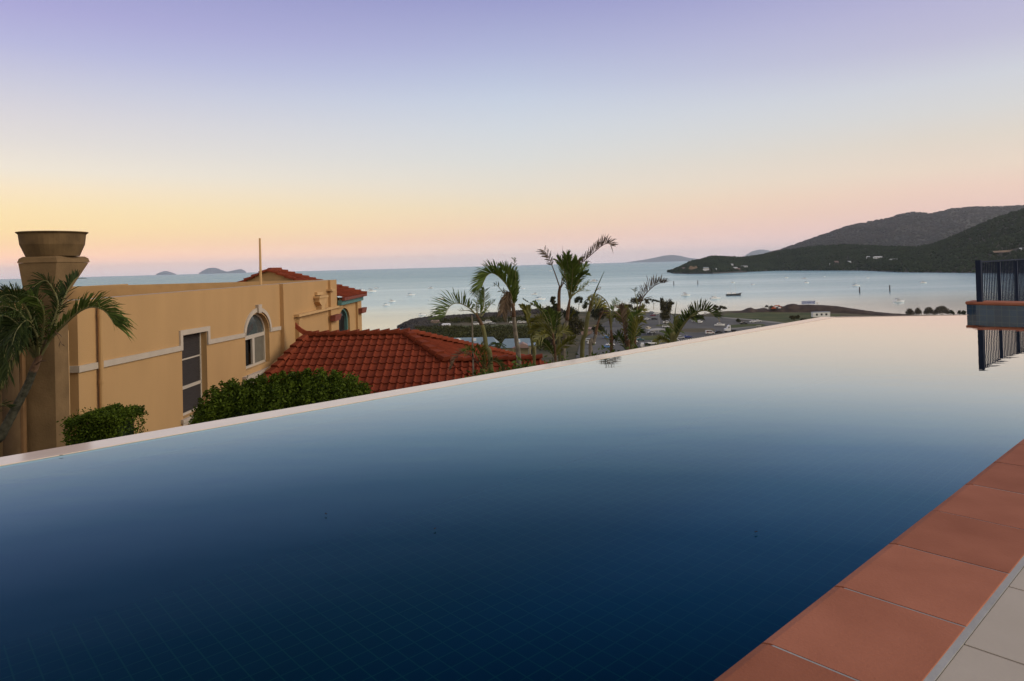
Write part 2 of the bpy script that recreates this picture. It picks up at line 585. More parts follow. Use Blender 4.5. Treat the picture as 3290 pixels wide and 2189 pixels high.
def ramp(stops):
    r = nd(nt, 'ShaderNodeValToRGB')
    e_ = r.color_ramp.elements
    while len(e_) < len(stops):
        e_.new(0.5)
    for x, (d, c) in zip(e_, stops):
        x.position = max(0.0, d / 90)
        x.color = through_haze(d, c)
    nt.links.new(fac.outputs[0], r.inputs[0])
    return r


TOP = [(26, (98, 124, 182)), (34, (60, 94, 152)), (50, (82, 102, 150)), (90, (104, 112, 150))]
RL = ramp([(0, (220, 199, 197)), (0.5, (230, 200, 190)), (1.2, (253, 203, 176)), (2.25, (254, 212, 164)), (3.3, (254, 221, 162)), (4.65, (253, 225, 172)), (6.0, (249, 227, 190)), (7.3, (239, 227, 208)), (9.3, (225, 218, 213)),
           (11.2, (214, 210, 216)), (13.1, (200, 200, 219)), (15.7, (180, 181, 221)), (18.1, (168, 165, 216)), (21, (153, 153, 207))] + TOP)
RC = ramp([(0, (206, 192, 192)), (0.9, (218, 196, 189)), (2.2, (236, 201, 182)), (3.3, (240, 209, 178)), (4.7, (237, 216, 184)), (6.3, (229, 218, 200)), (8.7, (217, 217, 213)), (11.1, (207, 213, 220)), (13.5, (195, 205, 223)),
           (15.1, (185, 195, 221)), (17.4, (172, 179, 217)), (21, (153, 156, 207))] + TOP)
RR = ramp([(0, (206, 186, 189)), (1.5, (221, 191, 188)), (3.4, (232, 198, 185)), (4.5, (235, 203, 186)), (5.9, (232, 211, 192)), (8.0, (222, 211, 198)), (10, (212, 211, 210)), (12, (204, 207, 216)), (14.7, (188, 187, 214)), (17.2, (179, 177, 213)),
           (21, (158, 156, 207))] + TOP)
RB = ramp([(0, (236, 219, 202)), (8, (240, 225, 208)), (20, (222, 210, 198)), (40, (170, 165, 165)), (90, (104, 112, 150))])
az = nd(nt, 'ShaderNodeMath', operation='ARCTAN2')
nt.links.new(sp.outputs[0], az.inputs[0])
nt.links.new(sp.outputs[1], az.inputs[1])
mm_ = []
for a0, a1, A_, B_ in ((-36, 0, RL.outputs[0], RC.outputs[0]), (0, 32, None, RR.outputs[0])):
    azm = nd(nt, 'ShaderNodeMapRange', interpolation_type='SMOOTHSTEP' if False else 'LINEAR')
    azm.inputs[1].default_value = math.radians(a0)
    azm.inputs[2].default_value = math.radians(a1)
    nt.links.new(az.outputs[0], azm.inputs[0])
    m1 = nd(nt, 'ShaderNodeMix', data_type='RGBA')
    nt.links.new(azm.outputs[0], m1.inputs[0])
    nt.links.new(A_ or mm_[-1].outputs[2], m1.inputs[6])
    nt.links.new(B_, m1.inputs[7])
    mm_.append(m1)
bk = nd(nt, 'ShaderNodeMapRange', interpolation_type='SMOOTHSTEP')
bk.inputs[1].default_value = 0.35
bk.inputs[2].default_value = -0.5
nt.links.new(sp.outputs[1], bk.inputs[0])
m2 = nd(nt, 'ShaderNodeMix', data_type='RGBA')
nt.links.new(bk.outputs[0], m2.inputs[0])
nt.links.new(m1.outputs[2], m2.inputs[6])
nt.links.new(RB.outputs[0], m2.inputs[7])
nt.links.new(m2.outputs[2], bg.inputs['Color'])
nt.links.new(bg.outputs[0], wo.inputs['Surface'])

sd = bpy.data.lights.new('side_fill', 'SUN')  # soft light added from the right to brighten walls; no sun stands there
sd.energy = 1.9
sd.angle = math.radians(35)
sd.color = (1.0, 0.88, 0.70)
side_fill = bpy.data.objects.new('side_fill', sd)
col.objects.link(side_fill)
side_fill.rotation_euler = Vector((-0.82, 0.15, -0.48)).to_track_quat('-Z', 'Y').to_euler()

# ------------------------------------------------------------------ sea and distant land
mb = MB()
mb.add([(-30000, -3000, SEA), (30000, -3000, SEA), (30000, 30000, SEA), (-30000, 30000, SEA)], [(0, 1, 2, 3)])
tag(mb.build('sea', SEAM), kind='structure')

mb = MB()
mb.box(-HAZE_HALF, HAZE_HALF, -3200, HAZE_HALF, SEA - 6, HAZE_TOP)
m, nt, out = newmat('haze_air')
pv = nd(nt, 'ShaderNodeVolumePrincipled')
pv.inputs['Color'].default_value = (0.985, 0.99, 1.0, 1)
pv.inputs['Density'].default_value = HAZE_D
pv.inputs['Anisotropy'].default_value = 0.6
nt.links.new(pv.outputs[0], out.inputs['Volume'])
tag(mb.build('haze', m), kind='stuff')


def fbm(x, y, seed=0):
    r = 0
    for k in range(4):
        fx = 2 ** k
        r = r + np.sin(x * fx + 1.7 * k + seed) * np.sin(y * fx * 1.13 + 2.3 * k + seed * 1.7) / fx
    return r


def interp(tab, x):
    return np.interp(x, [t[0] for t in tab], [t[1] for t in tab])


def island(name, pts, Y, label):
    mb = MB()
    xs = np.linspace(pts[0][0], pts[-1][0], 60)
    nt_ = 8
    V = np.zeros((60, 2 * nt_ + 1, 3))
    dep = 0.5 * (xs[-1] - xs[0]) / F * Y
    for i, x in enumerate(xs):
        top = at(x, interp(pts, x), Y)
        h = max(top.z - SEA, 1.0) - 2 * abs(math.sin(x * 1.7)) * 3
        for j in range(2 * nt_ + 1):
            t = (j - nt_) / nt_
            w = math.cos(t * PI / 2) ** 0.8
            V[i, j] = (top.x * (1 + t * dep / Y), Y + t * dep * (0.3 + 0.7 * min(1, h / 120)), SEA - 3 + (h + 3) * w * (1 + 0.05 * math.sin(x * 0.6 + t * 5)) ** (1 if abs(t) > 0.05 else 0))
    fs = [(i * (2 * nt_ + 1) + j, (i + 1) * (2 * nt_ + 1) + j, (i + 1) * (2 * nt_ + 1) + j + 1, i * (2 * nt_ + 1) + j + 1) for i in range(59) for j in range(2 * nt_)]
    mb.add(V.reshape(-1, 3), fs)
    o = mb.build(name, FARHILL, smooth=True)
    tag(o, label, 'island', 'islands on the horizon', 'structure')


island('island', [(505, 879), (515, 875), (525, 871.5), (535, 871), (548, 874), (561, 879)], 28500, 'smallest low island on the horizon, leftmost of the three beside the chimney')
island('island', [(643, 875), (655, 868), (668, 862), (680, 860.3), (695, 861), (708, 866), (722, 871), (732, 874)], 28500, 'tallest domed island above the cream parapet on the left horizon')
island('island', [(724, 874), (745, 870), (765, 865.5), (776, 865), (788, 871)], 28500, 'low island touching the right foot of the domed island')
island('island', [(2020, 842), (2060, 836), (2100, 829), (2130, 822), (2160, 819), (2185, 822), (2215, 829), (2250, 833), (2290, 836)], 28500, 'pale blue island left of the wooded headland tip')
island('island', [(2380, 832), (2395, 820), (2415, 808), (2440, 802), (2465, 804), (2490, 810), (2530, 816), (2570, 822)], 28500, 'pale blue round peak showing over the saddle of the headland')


# --- headland hills: a grid from the shore back to the crest
def hill(shore, crest, px0, px1, dY, tree_h, prof=0.85, n=300, nt_=16, seed=1, base_z=None):
    xs = np.linspace(px0, px1, n)
    V = np.zeros((n, nt_ + 6, 3))
    for i, x in enumerate(xs):
        s = onz(x, interp(shore, x), SEA) if base_z is None else at(x, 850, base_z)
        Yr = s.y + interp(dY, x)
        c = at(x, interp(crest, x), Yr)
        cz = max(c.z - tree_h, SEA + 1)
        for j in range(nt_ + 6):
            t = j / (nt_ - 1)
            Y = s.y + (Yr - s.y) * t
            X = x_ = s.x + (c.x - s.x) * t
            if t <= 1:
                z = SEA - 1 + (cz - SEA + 1) * t ** prof
                z += (fbm(np.array(X * 0.012), np.array(Y * 0.012), seed) * 0.055 * (cz - SEA)) * math.sin(PI * min(t, 1))
            else:
                z = SEA + (cz - SEA) * max(0, 1 - (t - 1) * 2.2)
            V[i, j] = (X, Y, z)
    m_ = nt_ + 6
    fs = [(i * m_ + j, (i + 1) * m_ + j, (i + 1) * m_ + j + 1, i * m_ + j + 1) for i in range(n - 1) for j in range(m_ - 1)]
    return V, fs


ICO = None


def blobs(mb, C, r, tall=1.2):
    global ICO
    if ICO is None:
        b_ = bmesh.new()
        bmesh.ops.create_icosphere(b_, subdivisions=1, radius=1)
        ICO = (np.array([v.co[:] for v in b_.verts]), np.array([[v.index for v in f.verts] for f in b_.faces]))
        b_.free()
    V0, F0 = ICO
    n = len(C)
    J = V0[None] * rng.uniform(0.62, 1.3, (n, len(V0), 1))
    J = J * r[:, None, None]
    J[:, :, 2] *= tall
    V = (J + C[:, None, :]).reshape(-1, 3)
    Fq = (F0[None] + (np.arange(n) * len(V0))[:, None, None]).reshape(-1, 3)
    mb.arr(V, Fq)


SHORE = [(2146, 875), (2170, 879), (2290, 878.5), (2400, 874), (2500, 870), (2768, 869.7), (2902, 875.5), (3130, 877.5), (3300, 879), (3600, 884), (5200, 900)]
FRONT = [(2146, 874), (2169, 863.7), (2195, 852), (2219, 839), (2248, 834), (2274, 826), (2296, 822), (2313, 823), (2378, 827), (2407, 823), (2450, 818), (2517, 803.6), (2623, 790), (2729, 785), (2835, 790),
         (2941, 793), (3003, 781), (3070, 754), (3137, 724), (3204, 697), (3290, 670), (3450, 625), (3600, 600), (4200, 560), (5200, 640)]
BACK = [(2380, 832), (2440, 820), (2500, 804), (2567, 781), (2634, 757), (2718, 727), (2802, 709), (2862, 699), (2885, 689), (2932, 680), (2996, 685), (3053, 670), (3120, 664), (3221, 662), (3290, 658.5), (3600, 650), (4300, 640), (5200, 690)]
mb = MB()
Vf, fs = hill(SHORE, FRONT, 2146, 5200, [(2146, 30), (2200, 180), (2300, 350), (2600, 520), (2900, 600), (3100, 900), (3600, 1100)], 4.0, 0.8)
mb.add(Vf.reshape(-1, 3), fs)
tag(mb.build('hill', HILLG, smooth=True), 'dark green wooded headland running down to the bay on the right', 'hill', kind='structure')
mb = MB()
Vb, fs2 = hill(SHORE, BACK, 2380, 5200, [(2380, 1200), (3600, 2800)], 7.0, 0.7, base_z=4600)
mb.add(Vb.reshape(-1, 3), fs2)
tag(mb.build('hill', HILLG, smooth=True), 'tall grey-green mountain behind the wooded headland', 'hill', kind='structure')


def scatter_hill(V, nb, r0, r1, jmax, clear=()):
    n, m_, _ = V.shape
    fi = rng.uniform(0, 1, nb) ** 1.5 * (n - 1.001)
    fj = rng.uniform(0, jmax, nb)
    i, j = fi.astype(int), fj.astype(int)
    a, b_ = (fi - i)[:, None], (fj - j)[:, None]
    P = V[i, j] * (1 - a) * (1 - b_) + V[i + 1, j] * a * (1 - b_) + V[i, j + 1] * (1 - a) * b_ + V[i + 1, j + 1] * a * b_
    keep = P[:, 2] > SEA + 0.5
    for (c, r) in clear:
        keep &= (np.abs(P[:, 0] - c[0]) > r[0]) | (np.abs(P[:, 1] - c[1]) > r[1])
    P = P[keep]
    r = rng.uniform(r0, r1, len(P))
    P[:, 2] += r * 0.5
    return P, r


def onhill(V, px, py):
    """first point of the hill grid under a pixel of the photograph"""
    n, m_, _ = V.shape
    d = ray(px, py)
    best = None
    for j in range(m_ - 6):
        k = V[:, j]
        xi = np.argmin(np.abs(k[:, 0] / k[:, 1] - d.x / d.y))
        h = CAM.z + d.z * k[xi, 1] / d.y - k[xi, 2]
        if h <= 0:
            return Vector(k[xi])
        best = Vector(k[xi])
    return best


HH = [(2351, 853, 12, 'w', 'small white-roofed house highest above the headland quay'), (2363, 864, 19, 'w', 'long white-roofed building just above the headland quay'),
      (2367, 870, 16, 'p', 'low pinkish shed at the waterline below the white-roofed building'), (2395, 861, 23, 'g', 'grey-roofed building right of the headland quay buildings'),
      (2265, 866, 19, 'b', 'pale blue-roofed building right of the orange rock cutting'), (2271, 872, 20, 'w', 'low white building below the pale blue roof on the headland'),
      (2303, 871, 8, 'w', 'tiny white hut at the shore between the two groups of headland buildings'), (2200, 866, 14, 'p', 'brownish house left of the orange rock cutting'),
      (2691, 849, 14, 'p', 'brown-roofed house, leftmost on the wooded slope above the moored boats'), (2729, 845, 13, 'w', 'white two-tier house right of the brown-roofed one on the wooded slope'),
      (2672, 856, 5, 'w', 'tiny white hut lowest on the wooded slope'), (2787, 833, 11, 'w', 'small pale house beside the largest white house on the wooded slope'),
      (2816, 834, 28, 'w', 'largest long white house on the wooded slope'), (2874, 840, 27, 'g', 'grey-roofed house with a white wall, rightmost on the wooded slope'),
      (3283, 815, 8, 'w', 'small white building at the end of the sandy clearing on the hillside')]
HM = {'w': (WHITE, WHITE), 'p': (PINKR, PINKR), 'g': (pm('grey_metal_roof', (0.30, 0.31, 0.30), 0.6, 0.1, 0.2), WHITE), 'b': (pm('pale_blue_roof', (0.36, 0.42, 0.46), 0.6, 0.1, 0.2), CREAMW)}
clear = []
for (px, py, w, k, lab) in HH:
    P = onhill(Vf, px, py)
    s = w * P.y / F / 2
    dep = 5
    o = thing('hillside_house', lab, 'house', P, 'houses on the far headland')
    d = Vector((P.x, P.y, 0)).normalized()
    u = Vector((d.y, -d.x, 0))
    h = 3.4 if w > 7 else 2.4
    b1 = MB()
    b1.obox(P, u, d, s * 0.94, dep, P.z - 3, P.z + h)
    b1.build('wall', HM[k][1], o)
    b2 = MB()
    z0, z1 = P.z + h + 0.01, P.z + h + 1.5 + 0.06 * s
    A = [P - u * s * 1.05 - d * (dep + 1), P + u * s * 1.05 - d * (dep + 1), P + u * s * 1.05 + d * (dep + 1), P - u * s * 1.05 + d * (dep + 1)]
    R = [P - u * s * 0.7, P + u * s * 0.7]
    vs = [(p.x, p.y, z0) for p in A] + [(p.x, p.y, z1) for p in R]
    b2.add(vs, [(0, 1, 5, 4), (1, 2, 5), (2, 3, 4, 5), (3, 0, 4), (3, 2, 1, 0)])
    b2.build('roof', HM[k][0], o)
    if w > 10:
        for q in range(3):
            b3 = MB()
            b3.obox(P + u * s * (q - 1) * 0.55 - d * (dep + 0.05), u, d, s * 0.12, 0.06, P.z + 0.9, P.z + 2.2)
            b3.build('window', GLASSD, o)
    clear.append(((P.x, P.y - 8), (s * 1.1, 26)))
# orange cutting in the headland
Pc = onhill(Vf, 2226, 866)
mb = MB()
n1 = 26
vs, fs = [], []
for i in range(n1):
    for j in range(7):
        t, q = i / (n1 - 1), j / 6
        hgt = (15 * math.sin(PI * t) ** 0.6 * (0.8 + 0.25 * math.sin(t * 9))) * q
        vs.append((Pc.x + (t - 0.5) * 34, Pc.y - 6 + q * 7 + rng.uniform(-0.8, 0.8), Pc.z - 2 + hgt + rng.uniform(-0.4, 0.4)))
for i in range(n1 - 1):
    for j in range(6):
        fs.append((i * 7 + j, (i + 1) * 7 + j, (i + 1) * 7 + j + 1, i * 7 + j + 1))
mb.add(vs, fs)
tag(mb.build('cliff', SAND), 'orange rock cutting above the headland quay', 'rock face', kind='structure')
clear.append(((Pc.x, Pc.y - 10), (17, 22)))
Pd = onhill(Vf, 3240, 819)
mb = MB()
mb.add([(Pd.x - 36, Pd.y - 5, Pd.z - 1.0), (Pd.x + 36, Pd.y - 5, Pd.z + 1.0), (Pd.x + 32, Pd.y + 8, Pd.z + 6), (Pd.x - 30, Pd.y + 8, Pd.z + 3)], [(0, 1, 2, 3)])
tag(mb.build('clearing', SAND), 'sandy clearing cut into the hillside above the pool fence', 'clearing', kind='structure')
clear.append(((Pd.x, Pd.y - 6), (36, 16)))

mb = MB()
P, r = scatter_hill(Vf, 34000, 2.2, 4.6, 15.2, clear)
blobs(mb, P, r, 1.25)
tag(mb.build('forest', FOREST, fixn=False), kind='stuff')
mb = MB()
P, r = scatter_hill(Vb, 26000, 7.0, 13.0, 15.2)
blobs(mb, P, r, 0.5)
tag(mb.build('hazy_forest', FOREST2, fixn=False), kind='stuff')
# quay along the headland shore
mb = MB()
q0 = [onz(x, y, SEA) for x, y in ((2166, 879.5), (2220, 881), (2290, 880), (2350, 877), (2400, 875))]
for a, b_ in zip(q0, q0[1:]):
    mb.prism([a, b_, b_ + Vector((0, 25, 0)), a + Vector((0, 25, 0))], [p + Vector((0, 0, 3.2)) for p in (a, b_, b_ + Vector((0, 25, 0)), a + Vector((0, 25, 0)))])
tag(mb.build('quay_wall', ROCK), 'dark stone quay wall along the foot of the headland', 'wall')

# ------------------------------------------------------------------ near land: hillside and foreshore
SHP = [(-60, 60), (-75, 300)] + [tuple(onz(x, y, SEA)[:2]) for x, y in ((1300, 1072), (1315, 1055), (1338, 1047), (1326, 1036), (1345, 1024))] + \
      [tuple(onz(x, y, SEA + 4)[:2]) for x, y in ((1400, 1017), (1500, 1010), (1650, 1001), (1800, 992), (2000, 990), (2110, 993), (2230, 1000))] + [tuple(at(x, 850, y)[:2]) for x, y in ((2300, 576), (2560, 578), (2700, 556), (2800, 530), (2900, 505), (2960, 492), (3100, 485), (3400, 480))] + [(420, 300), (420, -60), (-60, -60)]
SHPn = np.array(SHP)


def sdist(X, Y):
    """signed distance to the shore polygon, positive inside"""
    P = np.stack([X, Y], -1)
    inside = np.zeros(X.shape, bool)
    dmin = np.full(X.shape, 1e9)
    n = len(SHPn)
    for i in range(n):
        a, b_ = SHPn[i], SHPn[(i + 1) % n]
        ab_ = b_ - a
        t = np.clip(((P - a) @ ab_) / (ab_ @ ab_), 0, 1)
        dd = np.linalg.norm(P - a - t[..., None] * ab_, axis=-1)
        dmin = np.minimum(dmin, dd)
        c = ((a[1] > Y) != (b_[1] > Y)) & (X < (b_[0] - a[0]) * (Y - a[1]) / (b_[1] - a[1] + 1e-12) + a[0])
        inside ^= c
    return np.where(inside, dmin, -dmin)


HZ = [(-60, -3.2), (4, -3.4), (12, -5.0), (25, -7.0), (60, -14), (120, -22), (200, -31), (285, -41.3), (305, LAND), (900, LAND)]


def ground_z(X, Y):
    z = interp(HZ, Y)
    s = sdist(X, Y)
    z = np.where(s < 7, np.minimum(z, SEA - 4 + (s + 7) / 14 * 6.0), z)
    return z + np.where(Y > 30, fbm(X * 0.03, Y * 0.03, 3) * 0.12, 0)


xs = np.concatenate([np.arange(-120, -20, 4), np.arange(-20, 20, 2), np.arange(20, 440, 4)])
ys = np.concatenate([np.arange(-50, 40, 2), np.arange(40, 720, 4)])
XX, YY = np.meshgrid(xs, ys, indexing='ij')
ZZ = ground_z(XX, YY)
mb = MB()
mb.v = np.stack([XX, YY, ZZ], -1).reshape(-1, 3).tolist()
ny = len(ys)
mb.f = [(i * ny + j, (i + 1) * ny + j, (i + 1) * ny + j + 1, i * ny + j + 1) for i in range(len(xs) - 1) for j in range(ny - 1)]
mb.m = [0] * len(mb.f)
tag(mb.build('ground', LANDM, smooth=True, fixn=False), kind='structure')


def sheet(name, px, z, mat, kind='structure', th=0.0):
    P = [onz(x, y, z) for x, y in px]
    mb = MB()
    mb.add(P, [tuple(range(len(P)))])
    return tag(mb.build(name, mat), kind=kind)


sheet('car_park', [(1850, 1150), (1865, 1100), (1900, 1072), (1935, 1040), (2000, 1012), (2120, 1005), (2200, 1016), (2330, 1019), (2380, 1030), (2490, 1037), (2580, 1050), (2620, 1064), (2400, 1100), (2100, 1160)], LAND + 0.32, ASPH)
sheet('grass', [(2318, 1020), (2330, 1008), (2450, 1003), (2600, 1006), (2700, 1010), (2690, 1040), (2590, 1046), (2500, 1036), (2400, 1027)], LAND + 0.30, GRASS)
sheet('grass', [(2330, 1052), (2350, 1044), (2400, 1041), (2452, 1041), (2462, 1046), (2440, 1052), (2390, 1055)], LAND + 0.36, GRASS)
sheet('grass', [(2180, 1066), (2200, 1056), (2290, 1055), (2300, 1062), (2240, 1069)], LAND + 0.36, DRYG)
sheet('grass', [(2050, 1092), (2065, 1080), (2130, 1078), (2150, 1086), (2110, 1094)], LAND + 0.36, GRASS)
sheet('grass', [(2105, 1049), (2110, 1043), (2180, 1038), (2185, 1046)], LAND + 0.36, GRASS)
sheet('path', [(2318, 1022), (2330, 1019.5), (2400, 1025), (2490, 1034), (2530, 1039), (2525, 1042), (2480, 1038), (2400, 1029)], LAND + 0.40, PATHM)
sheet('path', [(2330, 1057), (2400, 1050), (2430, 1049), (2430, 1051.5), (2400, 1053), (2340, 1060)], LAND + 0.41, PATHM)
sheet('grass', [(1400, 1050), (1500, 1047), (1700, 1041), (1800, 1036), (1800, 1048), (1700, 1050), (1500, 1055), (1405, 1058)], LAND + 0.30, GRASS)
sheet('grass', [(2100, 1160), (2180, 1101), (2350, 1076), (2450, 1063), (2640, 1060), (2640, 1110), (2400, 1160)], LAND + 0.40, GRASS)

# spoil embankment with its heaps
EMBY = [(2300, 556), (2560, 556), (2700, 535), (2800, 508), (2900, 482), (2960, 468)]
CREST = [(2300, 1006), (2350, 1003), (2385, 999), (2400, 992), (2412, 988), (2424, 993), (2432, 994), (2445, 991), (2456, 990), (2468, 994), (2490, 990), (2505, 983), (2515, 985), (2520, 985), (2530, 979), (2545, 976.5), (2556, 977), (2566, 980),
         (2600, 979.5), (2640, 980.5), (2690, 984), (2740, 992), (2800, 1001), (2850, 1007), (2905, 1013), (2960, 1017)]
mb = MB()
n1, n2 = 170, 14
V = np.zeros((n1, n2, 3))
for i in range(n1):
    x = 2300 + 660 * i / (n1 - 1)
    Yc = interp(EMBY, x)
    c = at(x, interp(CREST, x), Yc)
    for j in range(n2):
        t = -1 + 2 * j / (n2 - 1)
        wv = math.cos(t * PI / 2) ** 1.1
        bump = fbm(np.array(x * 0.11), np.array(t * 4.0), 5) * 0.35 * (1 - abs(t)) * (abs(t) > 0.12)
        V[i, j] = (c.x * (1 + t * 20 / Yc), Yc + t * 24, SEA + 0.5 + (max(c.z - SEA - 0.5, 0.3)) * wv + bump)
mb.add(V.reshape(-1, 3), [(i * n2 + j, (i + 1) * n2 + j, (i + 1) * n2 + j + 1, i * n2 + j + 1) for i in range(n1 - 1) for j in range(n2 - 1)])
tag(mb.build('embankment', DIRT, smooth=True), 'long brown spoil embankment with heaps of earth beside the bay', 'embankment', kind='structure')


# rock breakwaters
def breakwater(px, ztop, wid, label, nb):
    P = [onz(x, y, SEA + ztop) for x, y in px]
    path = catmull(P, 60)
    o = MB()
    vs, fs = [], []
    for i, p in enumerate(path):
        t = (path[min(i + 1, 59)] - path[max(i - 1, 0)]).normalized()
        nrm = Vector((t.y, -t.x, 0))
        tp = min(1.0, 0.30 + i / 6)
        for q, (a, z) in enumerate(((-wid, -1.5), (-wid * 0.35, ztop * tp), (wid * 0.35, ztop * tp), (wid, -1.5))):
            vs.append(p + nrm * a * tp + Vector((0, 0, SEA + z - p.z)))
    for i in range(59):
        for q in range(3):
            fs.append((i * 4 + q, (i + 1) * 4 + q, (i + 1) * 4 + q + 1, i * 4 + q + 1))
    o.add(vs, fs)
    C, R = [], []
    for k in range(nb):
        i = random.randrange(0, 59)
        p = path[i].lerp(path[i + 1], random.random())
        t = (path[i + 1] - path[i]).normalized()
        nrm = Vector((t.y, -t.x, 0))
        a = random.uniform(-1, 1)
        tp = min(1.0, 0.30 + i / 6)
        h = ztop * tp * (1 if abs(a) < 0.35 else (1 - abs(a)) / 0.65)
        C.append(p + nrm * a * wid * tp + Vector((0, 0, SEA + h - p.z)))
        R.append(random.uniform(0.5, 1.2))
    blobs(o, np.array(C), np.array(R), 0.8)
    return tag(o.build('rock_breakwater', ROCK, fixn=False), label, 'breakwater')


breakwater([(1328, 1036), (1350, 1026), (1400, 1020), (1500, 1013), (1600, 1006), (1700, 998), (1800, 993)], 4.5, 15, 'long dark rock breakwater reaching left into the bay', 4200)
breakwater([(1314, 1055), (1345, 1047), (1400, 1043), (1440, 1042)], 3.0, 9, 'short dark rock spit in front of the long breakwater', 700)
breakwater([(1314, 1055), (1328, 1066), (1350, 1078), (1390, 1090)], 3.0, 8, 'rocky bank curving from the spit towards the tiled roof', 700)

# ------------------------------------------------------------------ pool
A0 = Vector((0.593, 1.670, 0))        # a joint of the coping at the water side
Dv = Vector((DX, DY, 0))
Nv = Vector((NX, NY, 0))
PITCHT = 0.412
# far left edge line through two points of the weir
E1, E2 = onz(474.6, 1389, 0), onz(2638, 1019, 0)
ED = (E2 - E1).normalized()
EN = Vector((-ED.y, ED.x, 0))
K1 = E1 - ED * 9.5                      # near end, behind the camera
K2 = E2.copy()
K3 = onz(3106.7, 1011.8, 0)
K4 = onz(3136, 1013.8, 0)
# raised wall runs from K4 towards the coping
WD = Vector((0.669, -0.743, 0)).normalized()
tW = None
den = WD.x * (-DY) - WD.y * (-DX)
rhs = A0 - K4
sW = (rhs.x * (-DY) - rhs.y * (-DX)) / den
K5 = K4 + WD * sW
K6 = A0 - Dv * 5.2
K7 = K6 + (K1 - K6)
poly = [K1, K2, K3, K4, K5, K6]
WZ = 0.0
mb = MB()
inn = [K1 - EN * 0.22, K2 - EN * 0.22 + ED * 0.02, K3 - (K3 - K2).normalized() * 0 + Vector((0, -0.04, 0)), K4, K5, K6]
mb.add([(p.x, p.y, WZ) for p in inn], [tuple(range(6))])
tag(mb.build('water', POOLW), kind='structure')

pool = thing('swimming_pool', 'still infinity pool of dark blue tiles with terracotta coping and a pale spill edge', 'pool', (1.5, 4.5, -1.0))
mb = MB()
DEPTH = -0.95
fl = [(p.x, p.y, DEPTH) for p in inn]
mb.add(fl, [tuple(range(5, -1, -1))])
for i in range(6):
    a, b_ = inn[i], inn[(i + 1) % 6]
    mb.add([(a.x, a.y, DEPTH), (b_.x, b_.y, DEPTH), (b_.x, b_.y, -0.012), (a.x, a.y, -0.012)], [(0, 1, 2, 3)], 1)
mb.build('basin', [POOLT, POOLS], pool, fixn=False)
mb = MB()
top = [K1, K2, K3]
ti = [inn[0], inn[1], inn[2]]
for i in range(2):
    a, b_, c, d = top[i], top[i + 1], ti[i + 1], ti[i]
    mb.add([(a.x, a.y, 0.001), (b_.x, b_.y, 0.001), (c.x, c.y, 0.004), (d.x, d.y, 0.004), (d.x, d.y, -0.10), (c.x, c.y, -0.10)], [(0, 1, 2, 3), (3, 2, 5, 4)])
mb.build('spill_edge', WEIR, pool, fixn=True)
mb = MB()
for i in range(2):
    a, b_ = top[i], top[i + 1]
    n_ = Vector((-(b_ - a).y, (b_ - a).x, 0)).normalized()
    mb.add([(a.x, a.y, -0.001), (b_.x, b_.y, -0.001), (b_.x + n_.x * 0.05, b_.y + n_.y * 0.05, -3.6), (a.x + n_.x * 0.05, a.y + n_.y * 0.05, -3.6)], [(0, 1, 2, 3)])
mb.build('outer_wall', WALLT, pool)

# coping: bullnosed terracotta tiles with grout gaps
CZ = 0.070
TW = 0.306


def bull(o, w, z0=CZ):
    """profile across a coping tile: offset from the water side, height"""
    return [(-0.022, z0 - 0.052), (-0.030, z0 - 0.036), (-0.027, z0 - 0.018), (-0.015, z0 - 0.005), (0.004, z0), (w - 0.002, z0), (w, z0 - 0.002), (w, z0 - 0.06)]


mb = MB()
prof = bull(0, TW)
for k in range(-14, 26):
    s0, s1 = k * PITCHT + 0.0042, (k + 1) * PITCHT - 0.0042
    jit = random.uniform(-0.0004, 0.0006)
    A = [A0 + Dv * s0 - Nv * o for o, z in prof]
    B = [A0 + Dv * s1 - Nv * o for o, z in prof]
    if (A0 + Dv * s1 - K5).dot(Dv) > 0.02:
        continue
    mb.prism([(p.x, p.y, z + jit) for p, (o, z) in zip(A, prof)], [(p.x, p.y, z + jit) for p, (o, z) in zip(B, prof)])
ob = mb.build('coping', CAPTILE, pool)
mb = MB()
g0, g1 = A0 - Dv * 14 * PITCHT, K5
mb.prism([(p.x, p.y, z) for p, z in ((g0 + Nv * 0.020, CZ - 0.05), (g0 + Nv * 0.014, CZ - 0.012), (g0 - Nv * 0.012, CZ - 0.0015), (g0 - Nv * (TW + 0.016), CZ - 0.0015), (g0 - Nv * (TW + 0.016), -0.3), (g0 + Nv * 0.0, -0.3))],
         [(p.x, p.y, z) for p, z in ((g1 + Nv * 0.020, CZ - 0.05), (g1 + Nv * 0.014, CZ - 0.012), (g1 - Nv * 0.012, CZ - 0.0015), (g1 - Nv * (TW + 0.016), CZ - 0.0015), (g1 - Nv * (TW + 0.016), -0.3), (g1 + Nv * 0.0, -0.3))])
mb.build('grout', GROUT, pool)

for px, py, a_, lab in ((2429, 1709, 0.4, 'tiny dark leaf floating in the pool nearest the coping'), (1397, 1699, 1.3, 'tiny dark leaf floating in the middle of the pool'), (1047, 1651, 2.2, 'tiny dark leaf floating left of the middle of the pool'), (197, 1463, 0.2, 'tiny dark leaf lying on the pale spill edge at far left')):
    p = onz(px, py, 0.008)
    mb = MB()
    q = 0.0012 * p.y + 0.002
    u, v = Vector((math.cos(a_), math.sin(a_), 0)) * q * 1.6, Vector((-math.sin(a_), math.cos(a_), 0)) * q * 0.6
    P = [p - u, p - u * 0.3 + v, p + u * 0.4 + v * 0.8, p + u, p + u * 0.4 - v * 0.8, p - u * 0.3 - v]
    mb.prism(P, [w + Vector((0, 0, 0.0015)) for w in P])
    tag(mb.build('floating_leaf', TYRE, loc=p), lab, 'leaf', 'fallen leaves on the pool')
